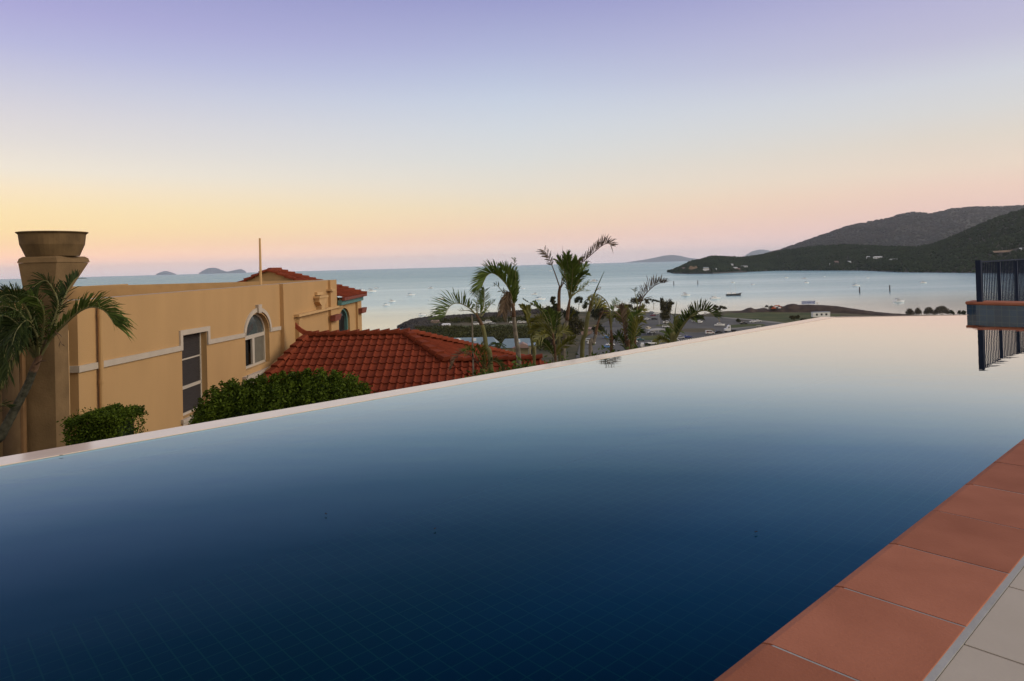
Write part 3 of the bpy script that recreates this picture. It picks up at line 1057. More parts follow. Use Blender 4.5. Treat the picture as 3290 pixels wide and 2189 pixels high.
# deck pavers
mb = MB()
for r_ in range(0, 14):
    for k in range(-10, 24):
        s0, s1 = k * 0.412 - 0.085 + 0.003, (k + 1) * 0.412 - 0.085 - 0.003
        o0, o1 = TW + 0.016 + r_ * 0.412 + 0.002, TW + 0.016 + (r_ + 1) * 0.412 - 0.004
        jit = random.uniform(-0.001, 0.001)
        P = [A0 + Dv * s0 - Nv * o0, A0 + Dv * s1 - Nv * o0, A0 + Dv * s1 - Nv * o1, A0 + Dv * s0 - Nv * o1]
        mb.prism([(p.x, p.y, CZ - 0.05) for p in P], [(p.x, p.y, CZ - 0.003 + jit) for p in P])
a, b_ = A0 - Dv * 5.0 - Nv * (TW + 0.016), A0 + Dv * 11 - Nv * (TW + 0.016)
mb.prism([(p.x, p.y, -3.0) for p in (a, b_, b_ - Nv * 6, a - Nv * 6)], [(p.x, p.y, CZ - 0.009) for p in (a, b_, b_ - Nv * 6, a - Nv * 6)], 1)
tag(mb.build('paving', [PAVER, GROUT]), kind='structure')
# raised wall at the far end
wl = thing('pool_end_wall', 'low raised wall of blue mosaic tiles with a terracotta cap at the far pool end', 'wall', K4)
WH = 0.215
D2 = K3 + Dv * 0.25
B2 = K5 + WD * 0.6
foot = [K3 + Vector((0, -0.0, 0)), K4, B2, B2 + Dv * 0.3, D2 + Dv * 0.1]
mb = MB()
mb.prism([(p.x, p.y, -1.0) for p in foot], [(p.x, p.y, WH - 0.05) for p in foot])
mb.build('tiled_face', WALLT, wl)
cen = sum(foot, Vector((0, 0, 0))) / len(foot)
mb = MB()
cap = []
for p in foot:
    d = (p - K4)
    cap.append(p)
off = [Vector((-0.028, -0.012, 0)), Vector((-0.018, -0.026, 0)), -Dv * 0.024, Dv * 0.02, Dv * 0.02]
z_ = [(WH - 0.049, 0.55), (WH - 0.036, 1.0), (WH - 0.016, 1.0), (WH - 0.004, 0.65), (WH, 0.1)]
rings = [[(p.x + o.x * s, p.y + o.y * s, z) for p, o in zip(foot, off)] for z, s in z_]
vs = [v for r_ in rings for v in r_]
fs = [(i * 5 + k, i * 5 + (k + 1) % 5, (i + 1) * 5 + (k + 1) % 5, (i + 1) * 5 + k) for i in range(4) for k in range(5)]
fs += [(4, 3, 2, 1, 0), (20, 21, 22, 23, 24)]
mb.add(vs, fs)
mb.build('cap', CAPTILE, wl)

# slab behind the wall carrying the fence
mb = MB()
q = [D2 + Dv * 0.1, D2 + Dv * 4.6, D2 + Dv * 4.6 + WD * 3.2, D2 + Dv * 0.1 + WD * 3.2]
mb.prism([(p.x, p.y, -3.2) for p in q], [(p.x, p.y, 0.05) for p in q])
tag(mb.build('terrace', GROUT), kind='structure')
# pool fence
F0 = K4 + Dv * 0.05 + WD * 0.045
fn = thing('pool_fence', 'dark navy metal bar fence behind the raised pool wall', 'fence', (F0.x, F0.y, 0.05))
FT = 0.855
SPN = 1.17
for k in range(4):
    c = F0 + Dv * SPN * k
    mb = MB()
    h = 0.036 if k == 0 else 0.025
    mb.obox(c, Dv, Nv, h, h, 0.03 if k else WH - 0.02, FT + (0.018 if k == 0 else -0.03))
    mb.build('post', NAVY, fn)
for zt, hh, nm in ((FT - 0.010, 0.011, 'top_rail'), (0.085, 0.012, 'bottom_rail')):
    mb = MB()
    mb.obox(F0 + Dv * (SPN * 1.5), Dv, Nv, SPN * 1.5, 0.012, zt - hh, zt + hh)
    mb.build(nm, NAVY, fn)
for k in range(3):
    for j in range(11):
        c = F0 + Dv * (SPN * k + 0.098 * (j + 1))
        mb = MB()
        mb.tube([(c.x, c.y, 0.10), (c.x, c.y, FT - 0.02)], 0.0088, 8)
        mb.build('bar', NAVY, fn)

# ------------------------------------------------------------------ cream apartment building on the left
WN = Vector((1, -0.0163, 0)).normalized()
WP = Vector((-8.35, 0, 0))
WU = Vector((0.0163, 1, 0)).normalized()


def wp(Y, z, o=0.0):
    return Vector((WP.x + 0.0163 * Y, Y, z)) + WN * o


def wq(x, y):
    p = onpl(x, y, WP, WN)
    return (p.y, p.z)


def r2(x, y):
    return wq(500 + 0.42094 * x, 740 + 0.42094 * y)


bld = thing('apartment_building', 'cream rendered building with flat parapet roof, arched window and square chimney', 'building', (-10, 20, -6.5))
Y0, Y1, YE = 12.85, 29.8, 34.0
ZT, ZB = 0.55, -7.5
TH = 0.30


def arch(c, hw, zs, zb, rise, n=20):
    """opening outline, counter-clockwise in (Y, z), starting bottom left"""
    pts = [(c - hw, zb), (c + hw, zb), (c + hw, zs)]
    pts += [(c + hw * math.cos(PI * k / n), zs + rise * math.sin(PI * k / n)) for k in range(1, n)]
    pts += [(c - hw, zs)]
    return pts


win1 = [(16.72, -2.52), (18.04, -2.52), (18.04, -0.53), (16.74, -0.50)]
AC, AHW, AZS, AZB, ARI = 21.50, 0.97, -0.97, -1.95, 0.66
win2 = arch(AC, AHW, AZS, AZB, ARI)
FC, FHW = 31.12, 0.95
win3 = arch(FC, FHW, -1.38, -3.2, 0.62)
YSTEP = 23.5
mb = MB()


def face_with_holes(mb, outer, holes, o, mi=0, depth=0.19):
    loops = [outer] + holes
    flat = [p for lp in loops for p in lp]
    tri = tessellate_polygon([[Vector((a, b_, 0)) for a, b_ in lp] for lp in loops])
    mb.add([wp(a, b_, o) for a, b_ in flat], [tuple(t) for t in tri], mi)
    for h in holes:
        n = len(h)
        vs = [wp(a, b_, o) for a, b_ in h] + [wp(a, b_, o - depth) for a, b_ in h]
        mb.add(vs, [(i, (i + 1) % n, (i + 1) % n + n, i + n) for i in range(n)], mi)


face_with_holes(mb, [(Y0, ZB), (YSTEP, ZB), (YSTEP, ZT), (Y0, ZT)], [win1, win2], 0.0)
# step: the wall beyond stands proud
mb.add([wp(YSTEP, ZB, 0), wp(YSTEP, ZB, 0.13), wp(YSTEP, ZT, 0.13), wp(YSTEP, ZT, 0)], [(0, 1, 2, 3)])
face_with_holes(mb, [(YSTEP, ZB), (28.85, ZB), (28.85, ZT), (YSTEP, ZT)], [], 0.13)
mb.add([wp(28.85, ZB, 0.13), wp(28.85, ZB, 0.24), wp(28.85, ZT, 0.24), wp(28.85, ZT, 0.13)], [(0, 1, 2, 3)])
mb.add([wp(28.85, ZB, 0.24), wp(Y1, ZB, 0.24), wp(Y1, ZT, 0.24), wp(28.85, ZT, 0.24)], [(0, 1, 2, 3)])
mb.add([wp(Y1, ZB, 0.24), wp(Y1, ZB, -0.5), wp(Y1, ZT, -0.5), wp(Y1, ZT, 0.24)], [(0, 1, 2, 3)])
# far block under the tiled roof
FO = 0.20
face_with_holes(mb, [(Y1, ZB), (33.2, ZB), (33.2, -0.40), (Y1, -0.40)], [win3], FO, 0, 0.25)
mb.add([wp(33.2, ZB, FO), wp(33.2, ZB, FO + 0.1), wp(33.2, -0.40, FO + 0.1), wp(33.2, -0.40, FO)], [(0, 1, 2, 3)])
mb.add([wp(33.2, ZB, FO + 0.1), wp(YE, ZB, FO + 0.1), wp(YE, -0.40, FO + 0.1), wp(33.2, -0.40, FO + 0.1)], [(0, 1, 2, 3)])
XL = -19.0
mb.add([wp(YE, ZB, FO + 0.1), (XL, YE, ZB), (XL, YE, -0.40), wp(YE, -0.40, FO + 0.1)], [(0, 1, 2, 3)])
# camera-facing front wall, left and back, terrace floor
p0 = wp(Y0, 0)
mb.add([(XL, Y0, ZB), (p0.x, Y0, ZB), (p0.x, Y0, ZT), (XL, Y0, ZT)], [(0, 1, 2, 3)])
mb.add([(XL, Y0, ZB), (XL, YE, ZB), (XL, YE, ZT), (XL, Y0, ZT)], [(0, 1, 2, 3)])
mb.add([(XL, Y0 + 0.02, -0.22), wp(Y0 + 0.02, -0.22, -0.02), wp(Y1, -0.22, -0.02), (XL, Y1, -0.22)], [(0, 1, 2, 3)])
mb.build('wall', STUCCO, bld, fixn=False)
# parapet tops, coloured paler for the bright light along them, and inner faces
mb = MB()
IN = -TH
mb.add([wp(Y0, ZT + 0.002, 0.002), wp(YSTEP, ZT + 0.002, 0.002), wp(YSTEP, ZT + 0.002, 0.132), wp(28.85, ZT + 0.002, 0.132), wp(28.85, ZT + 0.002, 0.242), wp(Y1, ZT + 0.002, 0.242), wp(Y1, ZT, IN), wp(Y0 + TH, ZT, IN), (XL, Y0 + TH, ZT), (XL, Y0, ZT)], [(0, 1, 2, 3, 4, 5, 6, 7), (0, 7, 8, 9)], 1)
mb.add([wp(Y0 + TH, ZT, IN), wp(Y1, ZT, IN), wp(Y1, -0.21, IN), wp(Y0 + TH, -0.21, IN)], [(0, 1, 2, 3)])
mb.add([wp(Y0 + TH, ZT, IN), (XL, Y0 + TH, ZT), (XL, Y0 + TH, -0.21), wp(Y0 + TH, -0.21, IN)], [(0, 1, 2, 3)])
mb.box(XL - 0.2, -8.1, 29.35, 29.6, -0.215, ZT + 0.012)
mb.box(XL - 0.3, XL, Y0, 29.35, -0.215, ZT - 0.04)
mb.build('parapet', [STUCCO_P, TRIM], bld)


def band(path, w, o, t, up=True):
    """mitred flat band along path (Y, z); path is its lower edge"""
    n = len(path)
    P = [Vector((a, b_)) for a, b_ in path]
    Q = []
    for i in range(n):
        d0 = (P[i] - P[i - 1]).normalized() if i else (P[1] - P[0]).normalized()
        d1 = (P[i + 1] - P[i]).normalized() if i < n - 1 else d0
        n0, n1 = Vector((-d0.y, d0.x)), Vector((-d1.y, d1.x))
        mm = (n0 + n1)
        mm = mm / max(mm.dot(n0), 0.35) if mm.length > 0.01 else n0
        Q.append(P[i] + mm * w)
    m_ = MB()
    for i in range(n - 1):
        quad = [P[i], P[i + 1], Q[i + 1], Q[i]]
        m_.prism([wp(a.x, a.y, o) for a in quad], [wp(a.x, a.y, o + t) for a in quad])
    return m_


BW = 0.122
path = [(Y0 + 0.02, -0.795), (16.72, -0.868), (16.72, -0.505), (18.05, -0.53), (18.05, -0.885), (20.52, -0.945)]
pa = [(AC + (AHW + 0.02) * math.cos(PI * k / 24), AZS + 0.03 + (ARI + 0.02) * math.sin(PI * k / 24)) for k in range(24, -1, -1)]
path2 = pa + [(22.48, -0.985), (23.46, -1.01)]
m_ = band(path, BW, -0.01, 0.055)
m_.build('string_course', TRIM, bld)
band(path2, BW, -0.01, 0.055).build('string_course', TRIM, bld)
mb = MB()
kz = AZS + 0.03 + ARI
mb.prism([wp(AC - 0.10, kz - 0.02, 0.0), wp(AC + 0.10, kz - 0.02, 0.0), wp(AC + 0.15, kz + 0.24, 0.0), wp(AC - 0.15, kz + 0.24, 0.0)],
         [wp(AC - 0.10, kz - 0.02, 0.10), wp(AC + 0.10, kz - 0.02, 0.10), wp(AC + 0.15, kz + 0.24, 0.10), wp(AC - 0.15, kz + 0.24, 0.10)])
mb.build('keystone', TRIM, bld)
# stripe on the camera-facing front wall
mb = MB()
mb.box(XL, wp(Y0, 0).x + 0.045, Y0 - 0.045, Y0 + 0.02, -0.795, -0.672)
mb.build('string_course', TRIM, bld)


def wbox(mb, Ya, Yb, za, zb, o0, o1, mi=0):
    mb.prism([wp(Ya, za, o0), wp(Yb, za, o0), wp(Yb, zb, o0), wp(Ya, zb, o0)], [wp(Ya, za, o1), wp(Yb, za, o1), wp(Yb, zb, o1), wp(Ya, zb, o1)], mi)


# window 1: tall, with blind behind glass
w1 = MB()
for a, b_, c, d in ((16.72, 18.04, -2.52, -2.46), (16.72, 18.04, -1.16, -1.125), (16.72, 18.04, -1.88, -1.80), (16.70, 16.76, -2.52, -0.5), (17.99, 18.05, -2.52, -0.5), (16.72, 18.04, -0.56, -0.5)):
    wbox(w1, a, b_, c, d, -0.20, -0.15)
win = w1.build('window', FRAMEW, bld)
mb = MB()
wbox(mb, 16.7, 18.05, -2.52, -0.5, -0.23, -0.21)
mb.build('pane', GLASS, win)
mb = MB()
for k in range(48):
    z = -2.5 + k * 0.0415
    mb.prism([wp(16.74, z, -0.165), wp(18.02, z, -0.165), wp(18.02, z + 0.034, -0.185), wp(16.74, z + 0.034, -0.185)],
             [wp(16.74, z + 0.004, -0.163), wp(18.02, z + 0.004, -0.163), wp(18.02, z + 0.038, -0.183), wp(16.74, z + 0.038, -0.183)])
mb.build('blind', BLIND, win)
mb = MB()
wbox(mb, 16.6, 18.2, -2.62, -2.535, -0.18, 0.07)
wbox(mb, 16.66, 18.14, -2.70, -2.62, -0.01, 0.03)
mb.build('sill', TRIM, win)
# arched window
w2 = MB()
nA = 24
hw = AHW
Pn = [(AC + hw * math.cos(PI * k / nA), AZS + ARI * math.sin(PI * k / nA)) for k in range(nA + 1)]
for (a, b_) in zip(Pn, Pn[1:]):
    s = 0.93
    ai, bi = (AC + (a[0] - AC) * s, AZS + (a[1] - AZS) * s), (AC + (b_[0] - AC) * s, AZS + (b_[1] - AZS) * s)
    q = [a, b_, bi, ai]
    w2.prism([wp(x, z, -0.20) for x, z in q], [wp(x, z, -0.14) for x, z in q])
for a, b_, c, d in ((AC - hw, AC + hw, -1.08, -0.965), (AC - hw, AC + hw, AZB, AZB + 0.07), (AC - hw, AC - hw + 0.06, AZB, -1.0), (AC + hw - 0.06, AC + hw, AZB, -1.0), (AC - 0.08, AC + 0.08, AZB + 0.07, -1.08)):
    wbox(w2, a, b_, c, d, -0.20, -0.14)
win = w2.build('window', FRAMEW, bld)
mb = MB()
mb.add([wp(x, z, -0.185) for x, z in Pn], [tuple(range(len(Pn)))])
mb.build('fanlight_pane', GLASS, win)
mb = MB()
wbox(mb, AC - hw, AC - 0.06, AZB, -1.05, -0.30, -0.28)
mb.build('dark_opening', DARKIN, win)  # near-black sheet stands in for the unlit room behind the opening
mb = MB()
wbox(mb, AC + 0.06, AC + hw, AZB, -1.05, -0.20, -0.185)
mb.build('pane', CURT, win)
mb = MB()
wbox(mb, 20.25, 22.85, -2.20, -2.10, -0.02, 0.13)
wbox(mb, 20.32, 22.80, -2.30, -2.20, -0.02, 0.08)
wbox(mb, 20.38, 22.75, -2.40, -2.30, -0.02, 0.04)
mb.build('sill', TRIM, win)
# far arched window, teal frame
w3 = MB()
P3 = [(FC + FHW * math.cos(PI * k / 20), -1.38 + 0.62 * math.sin(PI * k / 20)) for k in range(21)]
for (a, b_) in zip(P3, P3[1:]):
    s = 0.86
    ai, bi = (FC + (a[0] - FC) * s, -1.38 + (a[1] + 1.38) * s), (FC + (b_[0] - FC) * s, -1.38 + (b_[1] + 1.38) * s)
    q = [a, b_, bi, ai]
    w3.prism([wp(x, z, FO - 0.24) for x, z in q], [wp(x, z, FO - 0.10) for x, z in q])
for a, b_ in ((FC - FHW, FC - FHW + 0.12), (FC + FHW - 0.12, FC + FHW)):
    wbox(w3, a, b_, -3.2, -1.38, FO - 0.24, FO - 0.10)
win = w3.build('window', TEAL, bld)
for k in range(1, 9):
    y = FC - FHW + 2 * FHW * k / 9
    mb = MB()
    mb.prism([wp(y - 0.05, -3.2, FO - 0.235), wp(y + 0.05, -3.2, FO - 0.235), wp(y + 0.05, -1.15, FO - 0.235), wp(y - 0.05, -1.15, FO - 0.235)], [wp(y - 0.05, -3.2, FO - 0.20), wp(y + 0.05, -3.2, FO - 0.22), wp(y + 0.05, -1.15, FO - 0.22), wp(y - 0.05, -1.15, FO - 0.20)])
    mb.build('curtain_fold', BLIND, win)
mb = MB()
mb.add([wp(x, z, FO - 0.245) for x, z in P3] + [wp(FC - FHW, -3.2, FO - 0.245), wp(FC + FHW, -3.2, FO - 0.245)], [tuple(range(23))])
mb.build('pane', pm('far_pane', (0.10, 0.12, 0.14), 0.25, 0.2, 2, spec=0.6), win)

# ledge, rainwater head, pilasters, pipes
mb = MB()
wbox(mb, 24.5, 30.35, -0.665, -0.575, 0.10, 0.33)
wbox(mb, 30.2, 30.35, -0.575, -0.30, 0.20, 0.32)
mb.build('ledge', STUCCO_P, bld)
mb = MB()
rh = [(26.9, -0.10), (27.9, -0.10), (27.9, -0.26), (27.62, -0.42), (27.62, -0.575), (27.2, -0.575), (27.2, -0.42), (26.9, -0.26)]
mb.prism([wp(a, b_, 0.12) for a, b_ in rh], [wp(a, b_, 0.34) for a, b_ in rh])
wbox(mb, 26.8, 28.0, -0.12, -0.04, 0.12, 0.39)
wbox(mb, 27.0, 27.8, 0.0, 0.12, 0.12, 0.24)
mb.build('rainwater_head', STUCCO_P, bld)
mb = MB()
wbox(mb, 28.6, 29.15, 0.10, 0.17, 0.1, 0.36)
mb.build('ledge', STUCCO_P, bld)
mb = MB()
nich = [(24.62, -3.4), (25.1, -3.4), (25.1, -0.90)] + [(24.86 + 0.24 * math.cos(PI * k / 10), -0.90 + 0.16 * math.sin(PI * k / 10)) for k in range(1, 10)] + [(24.62, -0.90)]
mb.prism([wp(a, b_, 0.12) for a, b_ in nich], [wp(a, b_, 0.27) for a, b_ in nich])
mb.build('flue_casing', STUCCO, bld)
for yc, o in ((29.05, 0.24), (33.6, FO + 0.1)):
    mb = MB()
    zc = -1.05
    q = [(yc - 0.28, zc - 0.12), (yc + 0.5, zc - 0.12), (yc + 0.75, zc + 0.12), (yc - 0.28, zc + 0.12)]
    mb.prism([wp(a, b_, o - 0.02) for a, b_ in q], [wp(a, b_, o + 0.20) for a, b_ in q])
    mb.build('corbel', CORB, bld)
mb = MB()
c = wp(13.42, 0, 0.075)
mb.tube([(c.x, c.y, -7), (c.x, c.y, ZT - 0.05)], 0.046, 10)
for z in (-5.4, -3.2, -1.1, 0.2):
    mb.tube([(c.x, c.y, z), (c.x, c.y, z + 0.06)], 0.055, 10)
mb.build('downpipe', STUCCO, bld, smooth=False)
# chimney
XC1 = -7.30
ch = MB()
cf = at(81, 1100, 11.0).x
cr_ = at(175, 1100, 11.0).x
YC = 11.0
bot = [(cf, YC), (cr_, YC), (cr_, YC + 0.34), (cf, YC + 0.34)]
tl, trr = at(62.5, 846, YC).x, at(186, 843, YC).x
zt_ = at(186, 843, YC).z
topq = [(tl, YC - 0.03), (trr, YC - 0.03), (trr, YC + 0.80), (tl, YC + 0.80)]
zf = 0.70
ch.prism([(x, y, -7.0) for x, y in bot], [(x, y, zf) for x, y in bot])
ch.prism([(x, y, zf + 0.002) for x, y in bot], [(x, y, zt_) for x, y in topq])
ch.box(-9.2, -8.42, YC + 0.30, Y0 - 0.002, -7, 0.4)
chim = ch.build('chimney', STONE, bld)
mb = MB()
zc2 = at(183, 825, YC).z
q0 = [(tl - 0.01, YC - 0.045), (trr + 0.012, YC - 0.045), (trr + 0.012, YC + 0.815), (tl - 0.01, YC + 0.815)]
q1 = [(tl + 0.01, YC - 0.03), (trr - 0.005, YC - 0.03), (trr - 0.005, YC + 0.80), (tl + 0.01, YC + 0.80)]
q2 = [(tl + 0.05, YC + 0.01), (trr - 0.04, YC + 0.01), (trr - 0.04, YC + 0.76), (tl + 0.05, YC + 0.76)]
mb.prism([(x, y, zt_ + 0.003) for x, y in q0], [(x, y, zc2 - 0.02) for x, y in q1])
mb.prism([(x, y, zc2 - 0.019) for x, y in q1], [(x, y, zc2 + 0.012) for x, y in q2])
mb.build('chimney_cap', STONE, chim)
YP = YC + 0.38
pc = at(170, 790, YP)
k = YP / F
zl, zm, zb_ = at(170, 747, YP).z, at(170, 789, YP).z, at(170, 824, YP).z
mb = MB()
k *= 0.84
mb.lathe((pc.x, pc.y), [(87 * k, zb_), (88 * k, zb_ + 0.01), (101 * k, zm - 0.03), (105 * k, zm + 0.01), (109 * k, zl - 0.05), (110 * k, zl - 0.035), (117 * k, zl - 0.012), (117.5 * k, zl), (113 * k, zl), (104 * k, zl - 0.05), (90 * k, zm)], 40)
mb.build('chimney_pot', POT, chim, smooth=False)
for an in (0.4, 1.97, 3.5, 5.1):
    mb = MB()
    mb.obox((pc.x + 60 * k * math.cos(an), pc.y + 60 * k * math.sin(an), 0), (1, 0, 0), (0, 1, 0), 0.035, 0.035, zc2, zb_ + 0.01)
    mb.build('pot_foot', STONE, chim)
mb = MB()
x_ = at(73, 1250, YC - 0.06).x
mb.tube([(x_, YC - 0.06, -6), (x_, YC - 0.06, -0.15), (x_ + 0.02, YC - 0.03, 0.05)], 0.042, 8)
mb.build('downpipe', BROWNP, bld)
mb = MB()
x_ = wp(12.2, 0).x + 0.55
p = at(212, 1100, 11.42)
mb.tube([(p.x, 11.42, -7), (p.x, 11.42, 0.1)], 0.04, 8)
mb.build('downpipe', STUCCO_P, bld)
# gable wall and tiled roof of the far block
AX, AY, AZ = -10.6, 30.0, 1.0
EX = wp(31, 0).x + FO + 0.25
GZ = -0.27
sl = (AZ - GZ) / (EX - AX)


def courses(mb, P0, U, V, ul, vl, tw=0.25, cl=0.34, lift=0.042, roll=0.045):
    """S-profile roof tiles: P0 upper left, U along the ridge, V down the slope"""
    U, V = Vector(U).normalized(), Vector(V).normalized()
    N = U.cross(V)
    if N.z < 0:
        N = -N
    fr = [0.0, 0.08, 0.18, 0.28, 0.36, 0.55, 0.80]
    hs = [0.15, 0.75, 1.0, 0.75, 0.15, 0.0, 0.03]
    us, hh = [], []
    for k in range(int(ul / tw) + 1):
        for f_, h_ in zip(fr, hs):
            if (k + f_) * tw <= ul:
                us.append((k + f_) * tw)
                hh.append(h_ * roll)
    n = len(us)
    nc = int(vl / cl) + 1
    for j in range(nc):
        v0, v1 = j * cl - 0.02, (j + 1) * cl + 0.02
        jj = random.uniform(-0.004, 0.004)
        base = Vector(P0)
        vs = []
        for v, lf in ((v0, 0.0), (v1, lift), (v1, lift - 0.05)):
            for i, (u, h) in enumerate(zip(us, hh)):
                vs.append(base + U * u + V * v + N * (h + lf + jj))
        fs = [(i, i + 1, n + i + 1, n + i) for i in range(n - 1)] + [(n + i, n + i + 1, 2 * n + i + 1, 2 * n + i) for i in range(n - 1)]
        # one island per tile column so each tile takes its own tone
        m7 = len(fr)
        for t in range(0, n - 1, m7):
            e = min(t + m7, n - 1)
            idx = list(range(t, e + 1))
            vv = [vs[q + r * n] for r in range(3) for q in idx]
            w = len(idx)
            ff = [(i, i + 1, w + i + 1, w + i) for i in range(w - 1)] + [(w + i, w + i + 1, 2 * w + i + 1, 2 * w + i) for i in range(w - 1)]
            mb.add(vv, ff)


def clip(o, planes, parent):
    """cut mesh o by planes (point, outward normal) given in world coordinates"""
    b_ = bmesh.new()
    b_.from_mesh(o.data)
    off = wloc(o)
    for P, N in planes:
        geom = list(b_.verts) + list(b_.edges) + list(b_.faces)
        bmesh.ops.bisect_plane(b_, geom=geom, plane_co=Vector(P) - off, plane_no=Vector(N), clear_outer=True)
    b_.to_mesh(o.data)
    b_.free()


def caps(mb, A, B, r=0.13, ln=0.36, up=(0, 0, 1)):
    """overlapping half-barrel ridge tiles from A to B"""
    A, B = Vector(A), Vector(B)
    d = (B - A)
    n = max(1, round(d.length / ln))
    t = d.normalized()
    s = t.cross(Vector(up)).normalized()
    u = s.cross(t)
    for k in range(n):
        p0, p1 = A + d * (k / n) - t * 0.02, A + d * ((k + 1) / n) + t * 0.03
        r0, r1 = r * 0.94, r * 1.06
        vs = []
        for p, rr, lf in ((p0, r0 * 0.95, 0.0), (p1, r1 * 1.05, 0.055)):
            for i in range(9):
                a = PI * (-0.06 + 1.12 * i / 8)
                vs.append(p + s * math.cos(a) * rr * 1.1 + u * (min(math.sin(a) * rr * 0.95, rr * 0.62) + lf - 0.03))
        fs = [(i, i + 1, 10 + i, 9 + i) for i in range(8)] + [tuple(range(9)), tuple(range(17, 8, -1))]
        mb.add(vs, fs)


EB = -2.2
vdir = Vector((EX - AX, 0, GZ - AZ))
ridge_end = Vector((AX, 31.2, AZ))
mb = MB()
courses(mb, (AX, AY, AZ), (0, 1, 0), vdir, 6.5, vdir.length + 0.05)
rf = mb.build('roof', ROOFT, bld, fixn=False)
hipn = Vector((EX, 34.35, GZ)) - ridge_end
hn = hipn.cross(Vector((0, 0, 1))).normalized()
if hn.y < 0:
    hn = -hn
clip(rf, [(ridge_end, hn), ((EX + 0.02, 0, 0), (1, 0, 0))], bld)
mb = MB()
caps(mb, (AX, AY - 0.1, AZ + 0.03), ridge_end + Vector((0, 0, 0.03)))
caps(mb, ridge_end + Vector((0, 0, 0.03)), Vector((EX, 34.35, GZ + 0.03)))
caps(mb, (AX - 0.02, AY - 0.05, AZ + 0.05), (AX - 2.3, AY - 0.05, AZ - 2.3 * 0.42))
caps(mb, (AX, AY - 0.08, AZ + 0.04), (AX + 1.5, AY - 0.08, AZ - 1.5 * sl + 0.04))
mb.build('ridge_cap', CAPT, rf)
mb = MB()
mb.add([(AX, AY, AZ), (AX - 4, AY, AZ - 1.68), (AX - 4, 34.3, AZ - 1.68), ridge_end], [(0, 1, 2, 3)])
mb.add([ridge_end, (EX, 34.35, GZ), (AX - 4, 34.3, AZ - 1.68)], [(0, 1, 2)])
mb.build('back_slope', ROOFT, rf, fixn=False)
mb = MB()
mb.prism([(AX, AY + 0.02, AZ + 0.03), (AX - 4, AY + 0.02, AZ - 1.65), (AX - 4, AY + 0.02, -2.5), (EX - 0.3, AY + 0.02, -2.5), (EX - 0.3, AY + 0.02, GZ + 0.05)],
         [(AX, AY + 0.2, AZ + 0.03), (AX - 4, AY + 0.2, AZ - 1.65), (AX - 4, AY + 0.2, -2.5), (EX - 0.3, AY + 0.2, -2.5), (EX - 0.3, AY + 0.2, GZ + 0.05)])
mb.build('gable_wall', STUCCO_P, bld)
mb = MB()
mb.box(EX - 0.03, EX + 0.10, 29.81, 34.42, GZ - 0.10, GZ + 0.02)
mb.build('gutter', CORB, bld)
mb = MB()
mb.box(EX - 0.20, EX - 0.04, 29.81, 34.2, GZ - 0.30, GZ - 0.09)
mb.build('fascia', TEAL, bld)

# vent pipe on the roof
pv_ = at(838, 912, 28.0)
mb = MB()
mb.tube([(pv_.x, 28.0, -0.7), (pv_.x, 28.0, 0.6), (pv_.x, 28.0, at(839, 766, 28).z)], [0.055, 0.052, 0.038], 10)
mb.lathe((pv_.x, 28.0), [(0.045, at(839, 766, 28).z - 0.03), (0.048, at(839, 766, 28).z)], 10)
tag(mb.build('vent_pole', STUCCO_P, loc=(pv_.x, 28.0, -0.7)), 'thin cream pole rising from the flat roof of the cream building', 'pole')

# ------------------------------------------------------------------ red tiled hip roof below the pool
hs = thing('tiled_roof_house', 'low house with a red tiled hip roof and upturned ridge end below the pool', 'house', (-3, 22, -7))
PB = 0.5
RY = 23.4
RL_ = at(986, 1078, RY)
RR_ = at(1303, 1073, RY)
RZ = (RL_.z + RR_.z) / 2
RL_.z = RR_.z = RZ
# plane A: through the ridge, falling towards the camera with slope PB


def onA(x, y):
    return onpl(x, y, RL_, Vector((0, -PB, 1)))


H1 = onA(1434, 1162)
VL = onA(865, 1206)
# plane B: through the ridge end and the front hip, falling to the right
Bn = (H1 - RR_).cross(onpl(1700, 1157, RR_, Vector((-0.5, 0, -1)).normalized() * -1) - RR_)


def onB(x, y):
    return onpl(x, y, RR_, Vector((PB * 0.945, 0, 1)))


HB = onB(1700, 1155)
Bn = (H1 - RR_).cross(HB - RR_).normalized()
if Bn.z < 0:
    Bn = -Bn
vA = Vector((0, -1, -PB)).normalized()
vlen = 7.5
# A1
mb = MB()
courses(mb, RL_ + Vector((-2.2, 0, 0)), (1, 0, 0), vA, 8.5, vlen, 0.245, 0.355)
a1 = mb.build('roof', ROOFT, hs, fixn=False)
edge = (VL - RL_)
en = Vector((edge.y, -edge.x, 0)).normalized()
if en.x > 0:
    en = -en
h1d = H1 - RR_
hn1 = Vector((-h1d.y, h1d.x, 0)).normalized()
if hn1.x < 0:
    hn1 = -hn1
clip(a1, [(RL_, en), (RR_, hn1)], hs)
# A2: the wing, below its own ridge
mb = MB()
courses(mb, Vector((H1.x - 4.2, H1.y, H1.z)), (1, 0, 0), vA, 9.0, 5.2, 0.245, 0.355)
a2 = mb.build('wing_roof', ROOFT, hs, fixn=False)
WX1 = at(1740, 1160, H1.y).x
clip(a2, [(RR_ - vA.cross(Vector((1, 0, 0))) * 0, -hn1), ((WX1, H1.y, 0), Vector((0.8, 0.6, 0)) if False else Vector((1, 0, 0)))], hs)
